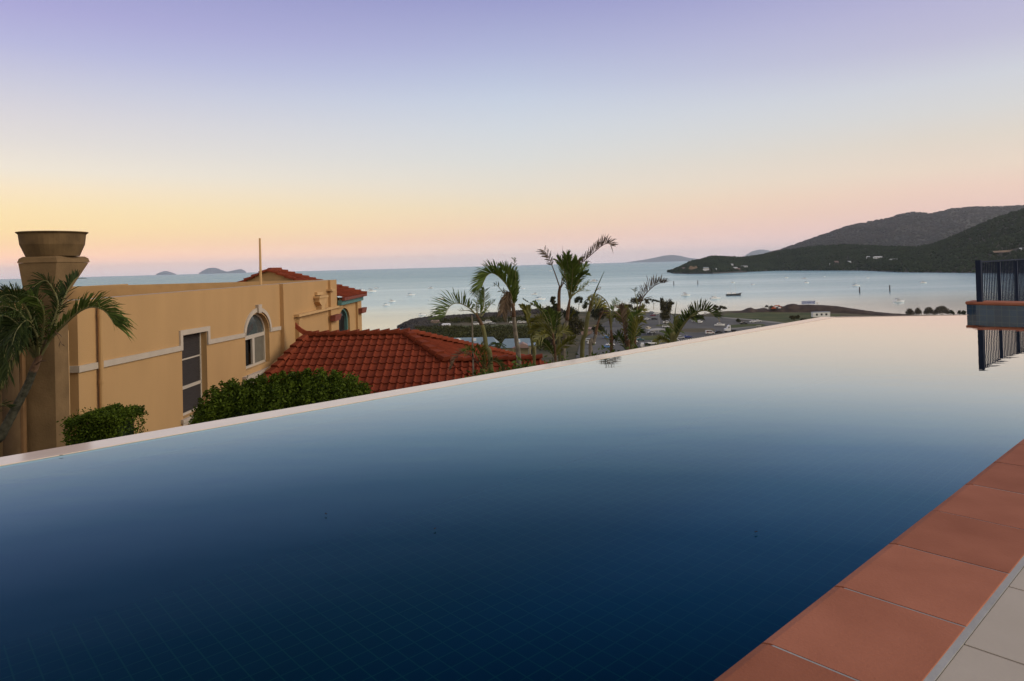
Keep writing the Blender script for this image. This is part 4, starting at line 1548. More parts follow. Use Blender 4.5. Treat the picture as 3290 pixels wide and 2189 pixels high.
# B
vB = Vector((1, 0, 0)) - Bn * Bn.x
vB = (Vector((Bn.x, Bn.y, 0)).normalized())
vB = (vB - Bn * vB.dot(Bn)).normalized()
uB = Bn.cross(vB).normalized()
if uB.y < 0:
    uB = -uB
mb = MB()
courses(mb, RR_ - uB * 3.5 - vB * 0.3, uB, vB, 14.0, 7.0, 0.245, 0.355)
b1 = mb.build('end_slope', ROOFT, hs, fixn=False)
hbd = HB - RR_
hn2 = Vector((-hbd.y, hbd.x, 0)).normalized()
if hn2.y < 0:
    hn2 = -hn2
clip(b1, [(RR_, -hn1), (RR_, hn2), ((0, H1.y + 0.02, 0), (0, -1, 0)) if False else ((0, H1.y - 2.6, 0), (0, -1, 0))], hs)
up = Vector((0, 0, 0.05))
for nm, A, B, r in (('ridge_cap', RL_ + Vector((0.0, 0, 0.045)), RR_ + Vector((0.1, 0, 0.045)), 0.16), ('hip_cap', RR_ + up, H1 + up, 0.155), ('hip_cap', RR_ + up + Vector((0.1, 0.1, 0)), HB + up, 0.14), ('wing_ridge_cap', H1 + Vector((0.15, 0, 0.05)), Vector((WX1, H1.y, H1.z + 0.05)), 0.13),
                    ('verge_cap', RL_ + Vector((0, -0.1, 0.03)), RL_ + (VL - RL_) * 1.5 + Vector((0, 0, 0.03)), 0.12)):
    mb = MB()
    caps(mb, A, B, r)
    mb.build(nm, CAPT, hs, fixn=False)
mb = MB()
mb.box(RL_.x, RR_.x, RY - 0.10, RY + 0.06, RZ - 0.2, RZ + 0.085)
mb.build('ridge_mortar', CAPT, hs)
# upturned ridge horn
mb = MB()
hp = [at(x, y, RY) for x, y in ((1000, 1071), (984, 1071), (972, 1065), (960, 1056), (950, 1046))]
for i in range(len(hp) - 1):
    a, b_ = hp[i], hp[i + 1]
    w0, w1 = 0.12 - 0.012 * i, 0.12 - 0.012 * (i + 1)
    h0, h1 = 0.075, 0.075 + 0.006 * i
    mb.prism([a + Vector((0, -w0, -h0)), a + Vector((0, w0, -h0)), a + Vector((0, w0 * 0.6, h0)), a + Vector((0, -w0 * 0.6, h0))],
             [b_ + Vector((0, -w1, -h1)), b_ + Vector((0, w1, -h1)), b_ + Vector((0, w1 * 0.6, h1)), b_ + Vector((0, -w1 * 0.6, h1))])
mb.build('ridge_horn', CAPT, hs)
# cream flashing board between the roof and the wall, back slopes and walls
mb = MB()
q = [RL_ + Vector((-0.35, -0.1, -0.45)), RL_ + (VL - RL_) * 0.95 + Vector((-0.30, 0, -0.05)), RL_ + (VL - RL_) * 0.95 + Vector((-0.12, 0, 0.06)), RL_ + Vector((-0.12, -0.1, 0.0))]
mb.prism(q, [p + Vector((-0.08, 0.05, -0.02)) for p in q])
mb.build('barge_board', STUCCO_P, hs)
mb = MB()
bk1, bk2 = RL_ + Vector((0, 6.5, -3.2)), HB + Vector((0, 0, -0.1))
mb.add([RL_ - up, RR_ - up, HB - up, Vector((RL_.x, HB.y, HB.z)), ], [(0, 1, 2, 3)])
mb.add([Vector((H1.x, H1.y, H1.z)) - up, Vector((WX1, H1.y, H1.z)) - up, Vector((WX1, H1.y + 3, H1.z - 1.5)), Vector((H1.x, H1.y + 3, H1.z - 1.5))], [(0, 1, 2, 3)])
mb.build('back_slope', ROOFT, hs, fixn=False)
mb = MB()
mb.box(RL_.x - 0.3, H1.x + 2.0, 18.2, RY + 3, -9.5, H1.z - 2.4)
mb.build('wall', STUCCO, hs)

# ------------------------------------------------------------------ hedges


def hedge(name, label, sample, n, size, core, grp):
    """leafy hedge: leaves scattered through its outer shell over a dark inner mass"""
    C = np.array([sample() for _ in range(n)])
    base = Vector((float(C[:, 0].mean()), float(C[:, 1].mean()), float(C[:, 2].min())))
    o = thing(name, label, 'hedge', base, grp)
    mb = MB()
    leaves(mb, C, size, 0.55, flat=0.2)
    mb.build('foliage', HEDGE, o, fixn=False)
    core().build('dark_core', HEDGEC, o)  # dark solid inside, shade between the leaves put into its colour
    return o


hx0, hx1 = at(203, 1340, 8.75).x, at(466, 1340, 9.4).x
hz1 = at(340, 1316, 9.4).z


def smp1():
    u, v, w = random.random(), random.random(), random.random()
    f_ = random.random()
    x = hx0 + (hx1 - hx0) * u
    ztop = hz1 + 0.03 * math.sin(x * 9) + 0.02 * math.sin(x * 23 + 1) + 0.05 * (u - 0.3)
    if f_ < 0.45:
        p = (x, 8.75 + 0.65 * v, ztop - 0.07 * w)
    elif f_ < 0.85:
        p = (x, 8.75 + 0.08 * w, ztop - 1.0 * v)
    else:
        p = ((hx0 if u < 0.5 else hx1) + 0.06 * (w - 0.5), 8.75 + 0.65 * v, ztop - 1.0 * random.random())
    return (p[0] + random.gauss(0, 0.018), p[1] + random.gauss(0, 0.018), p[2] + abs(random.gauss(0, 0.02)))


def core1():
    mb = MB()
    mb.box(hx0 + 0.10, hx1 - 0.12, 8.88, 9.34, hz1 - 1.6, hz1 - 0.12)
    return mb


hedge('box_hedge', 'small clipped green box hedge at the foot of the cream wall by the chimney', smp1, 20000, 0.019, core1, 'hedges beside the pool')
HT = [(625, 1345), (640, 1300), (660, 1280), (700, 1245), (722, 1222), (745, 1222), (770, 1232), (800, 1212), (820, 1208), (850, 1212), (900, 1200), (960, 1195), (1000, 1190), (1060, 1196), (1120, 1208), (1158, 1232), (1176, 1268), (1182, 1310)]
YH = 12.6


SHOOT = [(random.uniform(640, 1150), random.uniform(0.04, 0.14)) for _ in range(26)]


def smp2():
    while True:
        if random.random() < 0.035:
            x, hgt = random.choice(SHOOT)
            t_ = random.random()
            c_ = at(x, interp(HT, x), YH)
            return (c_.x + random.gauss(0, 0.03 * (1.2 - t_)), YH - 0.25 + random.gauss(0, 0.03), c_.z - 0.05 + hgt * t_)
        x = random.uniform(628, 1180)
        yt = interp(HT, x) + 6
        lump = 0.5 + 0.5 * math.sin(x * 0.055 + 1.0) * math.sin(x * 0.021)
        dep = 1.0 + 0.25 * lump
        f_ = random.random()
        if f_ < 0.5:
            ph = random.uniform(0, PI / 2) ** 1.0
        else:
            ph = random.uniform(PI * 0.25, PI * 0.9)
        rr = 1 - abs(random.gauss(0, 0.06))
        hgt = 1.15
        zt2 = at(x, yt, YH).z
        e = min(1, (x - 615) / 60, (1190 - x) / 60)
        e = max(e, 0.12) ** 0.6
        Y = YH - math.cos(ph) * dep * rr * e
        z = zt2 - hgt + hgt * math.sin(ph) * rr * (0.96 + 0.08 * math.sin(x * 0.13 + Y * 7))
        if random.random() < 0.22:
            z -= random.uniform(0, 0.8)
        X = (x - 1645) / F * YH
        k_ = 0.045
        return (X + random.gauss(0, k_), Y + random.gauss(0, k_), z + random.gauss(0, 0.03))


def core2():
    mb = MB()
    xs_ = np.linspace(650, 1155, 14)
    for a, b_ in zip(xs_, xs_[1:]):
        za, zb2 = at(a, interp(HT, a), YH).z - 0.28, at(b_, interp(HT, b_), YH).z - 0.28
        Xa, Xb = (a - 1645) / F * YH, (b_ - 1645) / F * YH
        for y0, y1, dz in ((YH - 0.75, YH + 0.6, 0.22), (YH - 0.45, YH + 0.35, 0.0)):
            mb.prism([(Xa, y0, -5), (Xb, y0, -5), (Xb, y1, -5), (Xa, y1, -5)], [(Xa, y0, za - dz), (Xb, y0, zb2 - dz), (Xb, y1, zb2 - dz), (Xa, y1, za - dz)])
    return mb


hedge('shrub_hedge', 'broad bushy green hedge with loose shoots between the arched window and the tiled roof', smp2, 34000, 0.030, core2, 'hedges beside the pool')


# ------------------------------------------------------------------ palms
def frond(parent, pts, Y, dY=0.0, ll=50, n=38, side=None, mat=None, w=1.0, both=0.25, start=0.12, droop=0.15, fwd=0.95, r=2.2, depth=0.22, dens=1.0, tipl=0.55):
    """one pinnate frond: rachis along photo points at depth Y (tip at Y + dY), narrow leaflets on both sides"""
    n = int(n * 1.35)
    m_ = len(pts)
    P = [at(x, y, Y + dY * i / (m_ - 1)) for i, (x, y) in enumerate(pts)]
    k = Y / F
    C = catmull(P, n)
    mb = MB()
    mb.tube(C[::2] + [C[-1]], [max(0.25, r * (1 - 0.85 * i / len(C[::2]))) * k for i in range(len(C[::2]) + 1)], 5, 1)
    v = Vector((0, 1, 0))
    if side is None:
        a = C[n // 3]
        t = (C[n // 3 + 2] - C[n // 3 - 2]).normalized()
        side = 1 if v.cross(t).z > 0 else -1
    for i in range(int(n * start), n):
        s = i / (n - 1)
        t = (C[min(i + 1, n - 1)] - C[max(i - 1, 0)]).normalized()
        u = (v.cross(t) * side).normalized()
        dv = t.cross(u)
        prof_ = min(1, 0.45 + 1.6 * (s - start)) * (1 - (1 - tipl) * max(0, (s - 0.55) / 0.45))
        for q in range(2):
            if random.random() > dens:
                continue
            if q == 0:
                d = t * fwd + u * random.uniform(0.75, 1.0) + dv * random.uniform(-depth, depth)
            else:
                if random.random() < both:
                    d = t * fwd - u * random.uniform(0.5, 0.9) + dv * random.uniform(-0.6, 0.6)
                else:
                    d = t * (fwd * 1.15) + u * random.uniform(0.35, 0.8) + dv * random.choice((-1, 1)) * random.uniform(0.3, 0.7)
            d.normalize()
            ln = ll * k * prof_ * random.uniform(0.68, 1.15)
            p0 = C[i].lerp(C[min(i + 1, n - 1)], random.random())
            wd = (t - d * t.dot(d)).normalized() * (1.15 * k * w * random.uniform(0.8, 1.2))
            g1 = Vector((0, 0, -droop * ln * 0.35 * random.uniform(0.6, 1.4)))
            g2 = Vector((0, 0, -droop * ln * random.uniform(0.6, 1.5)))
            p1, p2, p3 = p0 + d * ln * 0.38 + g1 * 0.3, p0 + d * ln * 0.72 + g1, p0 + d * ln + g2
            mb.add([p0 - wd * 0.4, p0 + wd * 0.4, p1 + wd, p1 - wd, p2 + wd * 0.8, p2 - wd * 0.8, p3], [(0, 1, 2, 3), (3, 2, 4, 5), (5, 4, 6)])
    o = mb.build('frond', [mat or LEAFP, TRUNKG if mat is not LEAFB else TRUNKB], parent, fixn=False)
    return o


def spear(parent, pts, Y, r=2.5, mat=None):
    P = [at(x, y, Y) for x, y in pts]
    C = catmull(P, 8)
    mb = MB()
    mb.tube(C, [r * Y / F * (1 - 0.8 * i / 7) for i in range(8)], 6)
    return mb.build('spear_leaf', mat or LEAFP, parent)


def trunk(parent, pts, rad, Y, mat, name='trunk', ground=None, rings=True):
    P = [at(x, y, Y) for x, y in pts]
    R = [q * Y / F * (0.66 if Y > 12 else 0.8) for q in rad]
    if ground is not None:
        P = [Vector((P[0].x + (P[0].x - P[1].x) * 0.5, P[0].y, ground))] + P
        R = [R[0] * 1.15] + R
    n = 6 * len(P)
    C = catmull(P, n)
    Rr = np.interp(np.linspace(0, 1, n), np.linspace(0, 1, len(R)), R)
    if rings:
        Rr = [q * (1.0 + 0.07 * (i % 2)) for i, q in enumerate(Rr)]
    mb = MB()
    mb.tube(C, list(Rr), 10)
    return mb.build(name, mat, parent, smooth=True)


def gz(Y):
    return float(interp(HZ, Y))


def palm(label, px, Y, name='palm_tree', cat='palm', grp='palms beyond the spill edge of the pool'):
    b_ = at(px, 1200, Y)
    return thing(name, label, cat, (b_.x, Y, gz(Y)), grp)


Y = 17.2
t = palm('left palm of the row with one long frond arching left over the breakwater', 1560, Y)
trunk(t, [(1577, 1185), (1563, 1121), (1557, 1077), (1549, 1045)], [12, 11, 10, 9], Y, TRUNKG, ground=gz(Y))
trunk(t, [(1549, 1046), (1540, 1027), (1528, 1006)], [9, 7, 4.5], Y, TRUNKB, 'sheath', rings=False)
frond(t, [(1530, 1012), (1510, 992), (1486, 978), (1463, 975), (1445, 985), (1434, 1004), (1430, 1018)], Y, -0.8, 70, 29, w=1.45, tipl=0.85, fwd=0.42, both=0.0, depth=0.08)
frond(t, [(1535, 1015), (1530, 985), (1535, 960), (1540, 935)], Y, 0.8, 38, 30, side=1, both=0.6)
frond(t, [(1540, 1015), (1552, 990), (1556, 960), (1557, 930)], Y, 0.3, 40, 30, side=-1, both=0.5)
frond(t, [(1545, 1018), (1560, 1000), (1575, 980), (1588, 970)], Y, 0.5, 30, 20, dens=0.5)
frond(t, [(1530, 1010), (1505, 998), (1480, 1000)], Y, 1.0, 34, 18, dens=0.35, mat=LEAFD)
trunk(t, [(1519, 1125), (1518, 1060), (1516, 1012)], [4, 4, 3.5], Y, TRUNKS, 'dead_stem', ground=gz(Y))
t = palm('small low green palm in front of the red tiled roof', 1550, 16.4)
for pts, m_ in (([(1552, 1190), (1520, 1150), (1490, 1135), (1465, 1150), (1452, 1180)], LEAFB), ([(1556, 1185), (1530, 1140), (1510, 1125), (1490, 1130)], LEAFP), ([(1560, 1185), (1555, 1140), (1545, 1105)], LEAFY), ([(1556, 1180), (1545, 1140), (1530, 1112)], LEAFP),
                ([(1560, 1190), (1580, 1160), (1600, 1165), (1612, 1185)], LEAFD)):
    frond(t, pts, 16.4, -0.5, 30, 24, mat=m_)

Y = 17.8
t = palm('tall palm with a frond arching left and a brown dead frond hanging below it', 1655, Y)
trunk(t, [(1668, 1185), (1660, 1101), (1654, 1051), (1651, 1018)], [12, 10, 9.5, 8.5], Y, TRUNKS, ground=gz(Y))
trunk(t, [(1651, 1019), (1650, 1000), (1648, 975)], [10, 10, 6], Y, TRUNKB, 'sheath', rings=False)
frond(t, [(1649, 984), (1643, 949), (1630, 920), (1614, 900), (1597, 885), (1580, 878), (1565, 886), (1556, 902), (1549, 920)], Y, -0.9, 66, 64, w=1.5, both=0.0, tipl=0.75, fwd=1.15, depth=0.12, start=0.03)
frond(t, [(1650, 984), (1648, 940), (1640, 905), (1628, 880), (1612, 866)], Y, 0.3, 60, 54, side=1, w=1.7, both=0.05, fwd=1.2, depth=0.15, start=0.03)
frond(t, [(1652, 984), (1653, 940), (1650, 905), (1644, 880)], Y, 0.5, 48, 44, side=1, w=1.5, both=0.1, fwd=1.5, depth=0.15)
frond(t, [(1653, 984), (1656, 920), (1656, 870), (1650, 832)], Y, 0.2, 22, 30, dens=0.4, side=1)
frond(t, [(1640, 960), (1625, 950), (1600, 920), (1588, 914)], Y, 0.4, 22, 18, dens=0.3, mat=LEAFD)
frond(t, [(1646, 985), (1636, 952), (1628, 955), (1620, 985), (1614, 1004)], Y, -0.4, 34, 46, side=1, mat=LEAFB, w=1.4, droop=0.6, both=0.8)
frond(t, [(1648, 975), (1638, 940), (1632, 950), (1628, 975)], Y, -0.2, 36, 36, side=-1, mat=LEAFB, w=1.4, droop=0.7, both=0.8)

Y = 18.2
t = palm('twin-stemmed tall palm with one brown tattered frond reaching right into the sky', 1805, Y)
trunk(t, [(1799, 1170), (1796, 1100), (1796, 1043), (1796, 999)], [8, 8, 8, 8], Y, TRUNKG, ground=gz(Y))
trunk(t, [(1796, 1000), (1796, 949), (1799, 922)], [9, 8, 6], Y, TRUNKB, 'sheath', rings=False)
trunk(t, [(1811, 1170), (1813, 1110), (1817, 1060), (1821, 1030)], [10, 10, 10, 9], Y, TRUNKS, ground=gz(Y))
trunk(t, [(1821, 1032), (1826, 993), (1831, 960)], [9, 8, 5], Y, TRUNKB, 'sheath', rings=False)
frond(t, [(1799, 925), (1785, 884), (1773, 852), (1764, 828), (1749, 806)], Y, -0.5, 38, 34, side=-1, mat=LEAFB, start=0.45, both=0.5, dens=0.85, w=0.95, fwd=0.95, tipl=0.8)
frond(t, [(1800, 925), (1808, 895), (1816, 868), (1824, 840)], Y, 0.5, 26, 22, side=1, mat=LEAFP, dens=0.6, start=0.3)
frond(t, [(1802, 925), (1815, 900), (1822, 885)], Y, 0.2, 16, 14, mat=LEAFB, dens=0.5)
frond(t, [(1831, 962), (1838, 896), (1854, 858), (1882, 834), (1912, 808), (1935, 790), (1952, 783), (1967, 790)], Y, -0.6, 60, 42, side=-1, mat=LEAFB, start=0.3, both=0.06, w=0.95, dens=0.9, fwd=0.95, depth=0.15, tipl=0.35)
frond(t, [(1830, 962), (1818, 896), (1806, 855), (1792, 833)], Y, -0.3, 44, 44, side=1, w=1.2, both=0.6, mat=LEAFP, fwd=1.7, depth=0.5)
frond(t, [(1831, 962), (1828, 890), (1824, 850), (1820, 822)], Y, -0.2, 48, 46, side=1, w=1.4, both=0.8, mat=LEAFP, fwd=1.7, depth=0.5)
frond(t, [(1832, 962), (1842, 900), (1850, 865), (1856, 838)], Y, 0.1, 50, 46, side=-1, w=1.4, both=0.8, mat=LEAFP, fwd=1.7, depth=0.5)
frond(t, [(1832, 962), (1838, 905), (1840, 870), (1838, 845)], Y, -0.4, 46, 42, side=1, w=1.3, both=0.7, mat=LEAFP, fwd=1.6, depth=0.5)
frond(t, [(1834, 960), (1852, 915), (1868, 890), (1886, 878)], Y, -0.3, 34, 34, side=-1, w=1.2, both=0.5, mat=LEAFP, fwd=1.3, depth=0.4)
frond(t, [(1833, 962), (1855, 905), (1872, 872), (1886, 850)], Y, 0.6, 42, 36, side=-1, w=1.1, both=0.5, mat=LEAFP, fwd=1.7, depth=0.5)
frond(t, [(1835, 955), (1858, 935), (1880, 920), (1893, 905)], Y, 0.6, 26, 20, dens=0.5, mat=LEAFP)
frond(t, [(1835, 950), (1862, 936), (1890, 936)], Y, 0.8, 20, 16, dens=0.5, mat=LEAFP)
frond(t, [(1828, 1030), (1836, 1020), (1846, 1000)], Y, -0.3, 14, 14, mat=LEAFY, w=1.6)
spear(t, [(1803, 925), (1806, 880), (1808, 790)], Y, 1.6, LEAFB)

Y = 17.6
t = palm('leaning palm with a single bare dark spear leaf pointing up right', 1885, Y)
trunk(t, [(1870, 1160), (1881, 1072), (1888, 1020), (1893, 1000)], [11, 10, 10, 8], Y, TRUNKG, ground=gz(Y))
trunk(t, [(1893, 1002), (1899, 978), (1906, 955)], [8.5, 8, 5], Y, TRUNKB, 'sheath', rings=False)
spear(t, [(1904, 960), (1920, 920), (1941, 873)], Y, 3.2, LEAFD)
frond(t, [(1903, 965), (1912, 940), (1922, 928), (1930, 925)], Y, 0.5, 14, 12, dens=0.5, mat=LEAFB)

Y = 17.0
t = palm('short palm with a frond curling back to the left over the bay', 1960, Y)
trunk(t, [(1965, 1140), (1966, 1094), (1963, 1060)], [8, 7, 6], Y, TRUNKB, ground=gz(Y))
frond(t, [(1963, 1065), (1961, 1010), (1953, 976), (1941, 960), (1927, 949), (1913, 944), (1900, 947), (1890, 953)], Y, -0.5, 58, 25, side=-1, w=1.5, both=0.0, tipl=0.35, mat=LEAFY, fwd=0.22, depth=0.08)
frond(t, [(1964, 1060), (1968, 1010), (1975, 985), (1984, 965)], Y, 0.6, 32, 26, side=-1, both=0.5)
frond(t, [(1964, 1065), (1955, 1020), (1940, 1000), (1932, 1010)], Y, 0.5, 30, 22, mat=LEAFB)
frond(t, [(1966, 1095), (1950, 1075), (1925, 1062)], Y, -0.2, 20, 18, dens=0.4, mat=LEAFD)
t = palm('pinkish bare palm stem with a brown sheath between two leaning palms', 1905, 16.6)
trunk(t, [(1897, 1145), (1905, 1105), (1914, 1075)], [9, 8.5, 8], 16.6, TRUNKS, ground=gz(16.6))
trunk(t, [(1914, 1077), (1917, 1055), (1924, 1030), (1938, 1000)], [8, 7, 4, 2], 16.6, TRUNKB, 'sheath', rings=False)
frond(t, [(1918, 1060), (1935, 1075), (1955, 1100), (1972, 1125)], 16.6, 0.2, 14, 16, dens=0.3, mat=LEAFD)

Y = 18.6
t = palm('brown palm with a tattered frond sweeping right above the car park', 2050, Y)
trunk(t, [(2040, 1130), (2043, 1060), (2050, 1000)], [7, 7, 6], Y, TRUNKB, ground=gz(Y))
frond(t, [(2050, 1005), (2060, 970), (2074, 946), (2098, 922), (2119, 911), (2134, 910)], Y, -0.5, 56, 30, side=-1, mat=LEAFB, both=0.08, start=0.15, w=0.95, dens=0.9, fwd=0.6, depth=0.14, tipl=0.4)
frond(t, [(2048, 1005), (2047, 975), (2042, 950), (2038, 930)], Y, 0.4, 30, 20, dens=0.4, side=1, mat=LEAFD)
frond(t, [(2050, 1008), (2060, 1000), (2070, 990)], Y, 0.2, 34, 24, mat=LEAFY, w=1.3, both=0.6)
t = palm('olive clump palm with drooping fronds below the tattered brown one', 2010, 16.8)
for pts, m_ in (([(2020, 1140), (2010, 1080), (2000, 1030), (1988, 1010), (1978, 1020)], LEAFY), ([(2022, 1140), (2020, 1070), (2012, 1010), (2000, 985)], LEAFY), ([(2024, 1140), (2030, 1070), (2040, 1020), (2055, 1005)], LEAFP), ([(2020, 1140), (2000, 1100), (1985, 1080), (1975, 1090)], LEAFD),
                ([(2022, 1140), (2030, 1090), (2045, 1060), (2060, 1070)], LEAFD), ([(2018, 1140), (2005, 1060), (1995, 1000), (1990, 985)], LEAFB), ([(2026, 1140), (2040, 1080), (2050, 1040), (2062, 1030)], LEAFY)):
    frond(t, pts, 16.8, random.uniform(-0.5, 0.5), 36, 32, mat=m_, w=1.4, both=0.5)
trunk(t, [(2020, 1150), (2021, 1100)], [7, 6], 16.8, TRUNKB, ground=gz(16.8))

Y = 15.2
t = palm('dark green palm with a thick frond bending right over the parked cars', 2180, Y)
trunk(t, [(2160, 1125), (2164, 1098)], [9, 8], Y, TRUNKG, ground=gz(Y))
frond(t, [(2162, 1105), (2180, 1068), (2200, 1037), (2218, 1018), (2238, 1004), (2262, 998), (2282, 1004), (2296, 1018)], Y, -0.6, 50, 40, side=-1, w=1.5, both=0.06, mat=LEAFD, r=5.0, fwd=0.4, depth=0.10)
frond(t, [(2162, 1105), (2178, 1070), (2198, 1040), (2216, 1022), (2240, 1010)], Y, 0.4, 46, 38, side=-1, w=1.4, both=0.06, mat=LEAFP, r=3.5, fwd=0.45, depth=0.12)
frond(t, [(2160, 1105), (2164, 1060), (2168, 1020)], Y, 0.2, 34, 30, side=1, w=1.3, both=0.5, mat=LEAFY)
frond(t, [(2158, 1105), (2150, 1080), (2140, 1065)], Y, 0.1, 34, 24, side=1, w=1.4, both=0.4, mat=LEAFP)
frond(t, [(2156, 1110), (2140, 1096), (2122, 1092), (2108, 1100)], Y, -0.2, 28, 26, w=1.4, both=0.4, mat=LEAFY)
spear(t, [(2164, 1040), (2170, 1000), (2175, 968)], Y, 1.8, LEAFD)

Y = 17.4
t = palm('slim young palm with two yellow green upright leaves', 1705, Y)
trunk(t, [(1717, 1170), (1712, 1120), (1705, 1072)], [8, 7, 6], Y, TRUNKG, ground=gz(Y))
frond(t, [(1705, 1075), (1698, 1030), (1690, 1000), (1678, 982)], Y, -0.2, 26, 26, side=-1, w=2.2, both=0.6, mat=LEAFY, fwd=1.6)
frond(t, [(1706, 1075), (1702, 1030), (1699, 1000), (1697, 985)], Y, 0.2, 24, 24, side=-1, w=2.0, both=0.6, mat=LEAFY, fwd=1.6)
t = palm('bushy yellow green palm left of the twin-stemmed palm', 1770, 16.8)
trunk(t, [(1785, 1170), (1780, 1110), (1776, 1070)], [6, 6, 5], 16.8, TRUNKB, ground=gz(16.8))
frond(t, [(1776, 1075), (1764, 1043), (1744, 1002), (1715, 982), (1683, 964)], 16.8, -0.4, 16, 30, dens=0.35, mat=LEAFD, fwd=1.4, w=1.5)
frond(t, [(1776, 1075), (1766, 1040), (1748, 1000), (1720, 970)], 16.8, 0.2, 22, 26, side=-1, mat=LEAFP, fwd=1.5, w=2.0)
for pts, m_ in (([(1776, 1080), (1755, 1040), (1735, 1025), (1712, 1035)], LEAFY), ([(1776, 1080), (1750, 1055), (1728, 1055), (1708, 1072)], LEAFY), ([(1778, 1080), (1770, 1030), (1760, 1000)], LEAFP), ([(1778, 1080), (1785, 1040), (1792, 1010)], LEAFD), ([(1776, 1090), (1758, 1075), (1738, 1080), (1722, 1098)], LEAFY),
                ([(1780, 1100), (1800, 1070), (1815, 1062), (1830, 1075)], LEAFY), ([(1782, 1150), (1765, 1120), (1745, 1100), (1730, 1098)], LEAFD), ([(1782, 1150), (1800, 1120), (1825, 1100), (1845, 1090)], LEAFY)):
    frond(t, pts, 16.8, random.uniform(-0.5, 0.5), 34, 30, mat=m_, w=1.4, both=0.5)

# near left palm in front of the chimney
Y = 10.2
t = palm('dark green palm leaning right in front of the chimney column', 100, Y, grp='palms beside the cream building')
trunk(t, [(-30, 1465), (0, 1406), (50, 1312), (89, 1237), (107, 1190)], [19, 18, 16, 14, 14], Y, TRUNKL, ground=gz(Y))
trunk(t, [(106, 1193), (117, 1168), (130, 1140), (150, 1108)], [15, 13, 10, 8], Y, TRUNKB, 'sheath', rings=False)
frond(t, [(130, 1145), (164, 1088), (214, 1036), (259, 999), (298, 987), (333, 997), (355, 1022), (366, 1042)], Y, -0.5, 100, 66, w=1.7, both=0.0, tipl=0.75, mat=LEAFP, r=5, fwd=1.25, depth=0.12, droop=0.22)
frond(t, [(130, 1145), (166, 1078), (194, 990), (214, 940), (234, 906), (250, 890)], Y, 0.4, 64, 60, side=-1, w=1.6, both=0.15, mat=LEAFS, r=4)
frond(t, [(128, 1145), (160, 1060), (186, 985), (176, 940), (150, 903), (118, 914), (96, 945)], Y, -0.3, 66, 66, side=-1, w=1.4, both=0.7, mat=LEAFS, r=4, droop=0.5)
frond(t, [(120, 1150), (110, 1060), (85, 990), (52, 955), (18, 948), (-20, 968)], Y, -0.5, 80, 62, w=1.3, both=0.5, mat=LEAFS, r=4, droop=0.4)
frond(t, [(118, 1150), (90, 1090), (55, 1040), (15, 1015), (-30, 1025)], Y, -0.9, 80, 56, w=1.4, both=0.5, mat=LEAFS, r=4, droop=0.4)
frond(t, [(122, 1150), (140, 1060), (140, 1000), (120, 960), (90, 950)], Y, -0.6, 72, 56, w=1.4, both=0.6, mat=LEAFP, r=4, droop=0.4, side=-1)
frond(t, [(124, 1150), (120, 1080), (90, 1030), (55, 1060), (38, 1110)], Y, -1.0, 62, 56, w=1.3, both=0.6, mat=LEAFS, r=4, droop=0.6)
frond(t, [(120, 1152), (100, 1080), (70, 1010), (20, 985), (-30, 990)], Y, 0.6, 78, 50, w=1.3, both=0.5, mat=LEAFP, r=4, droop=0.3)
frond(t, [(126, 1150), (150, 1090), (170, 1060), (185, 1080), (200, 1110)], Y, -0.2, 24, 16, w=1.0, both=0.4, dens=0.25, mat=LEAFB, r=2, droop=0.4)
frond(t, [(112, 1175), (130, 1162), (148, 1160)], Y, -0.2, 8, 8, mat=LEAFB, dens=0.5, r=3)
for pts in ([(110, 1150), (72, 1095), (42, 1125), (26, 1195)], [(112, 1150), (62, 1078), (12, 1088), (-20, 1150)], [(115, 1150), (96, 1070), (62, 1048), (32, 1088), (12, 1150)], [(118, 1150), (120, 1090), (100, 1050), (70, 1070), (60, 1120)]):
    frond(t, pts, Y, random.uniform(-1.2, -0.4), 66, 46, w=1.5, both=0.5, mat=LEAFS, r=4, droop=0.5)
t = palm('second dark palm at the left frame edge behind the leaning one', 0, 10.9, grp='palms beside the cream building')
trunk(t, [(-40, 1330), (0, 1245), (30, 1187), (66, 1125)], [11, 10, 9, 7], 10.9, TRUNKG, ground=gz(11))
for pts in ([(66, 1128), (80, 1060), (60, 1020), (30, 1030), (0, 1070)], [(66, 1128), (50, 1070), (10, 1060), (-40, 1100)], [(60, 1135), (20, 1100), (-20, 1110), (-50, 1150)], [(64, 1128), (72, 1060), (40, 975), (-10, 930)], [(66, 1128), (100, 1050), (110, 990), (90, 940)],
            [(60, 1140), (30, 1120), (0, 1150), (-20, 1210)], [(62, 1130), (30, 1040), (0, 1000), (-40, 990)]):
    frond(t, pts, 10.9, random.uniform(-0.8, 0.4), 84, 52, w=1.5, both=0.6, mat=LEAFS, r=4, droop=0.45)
mb = MB()
for k in range(5):
    for j in range(3):
        a0 = at(-10 + 25 * j + random.uniform(-9, 9), 1395 + 12 * k, 10.0)
frond(t, [(-60, 1400), (-20, 1330), (0, 1300), (30, 1310)], 10.0, 0, 50, 26, mat=LEAFS, dens=0.6)


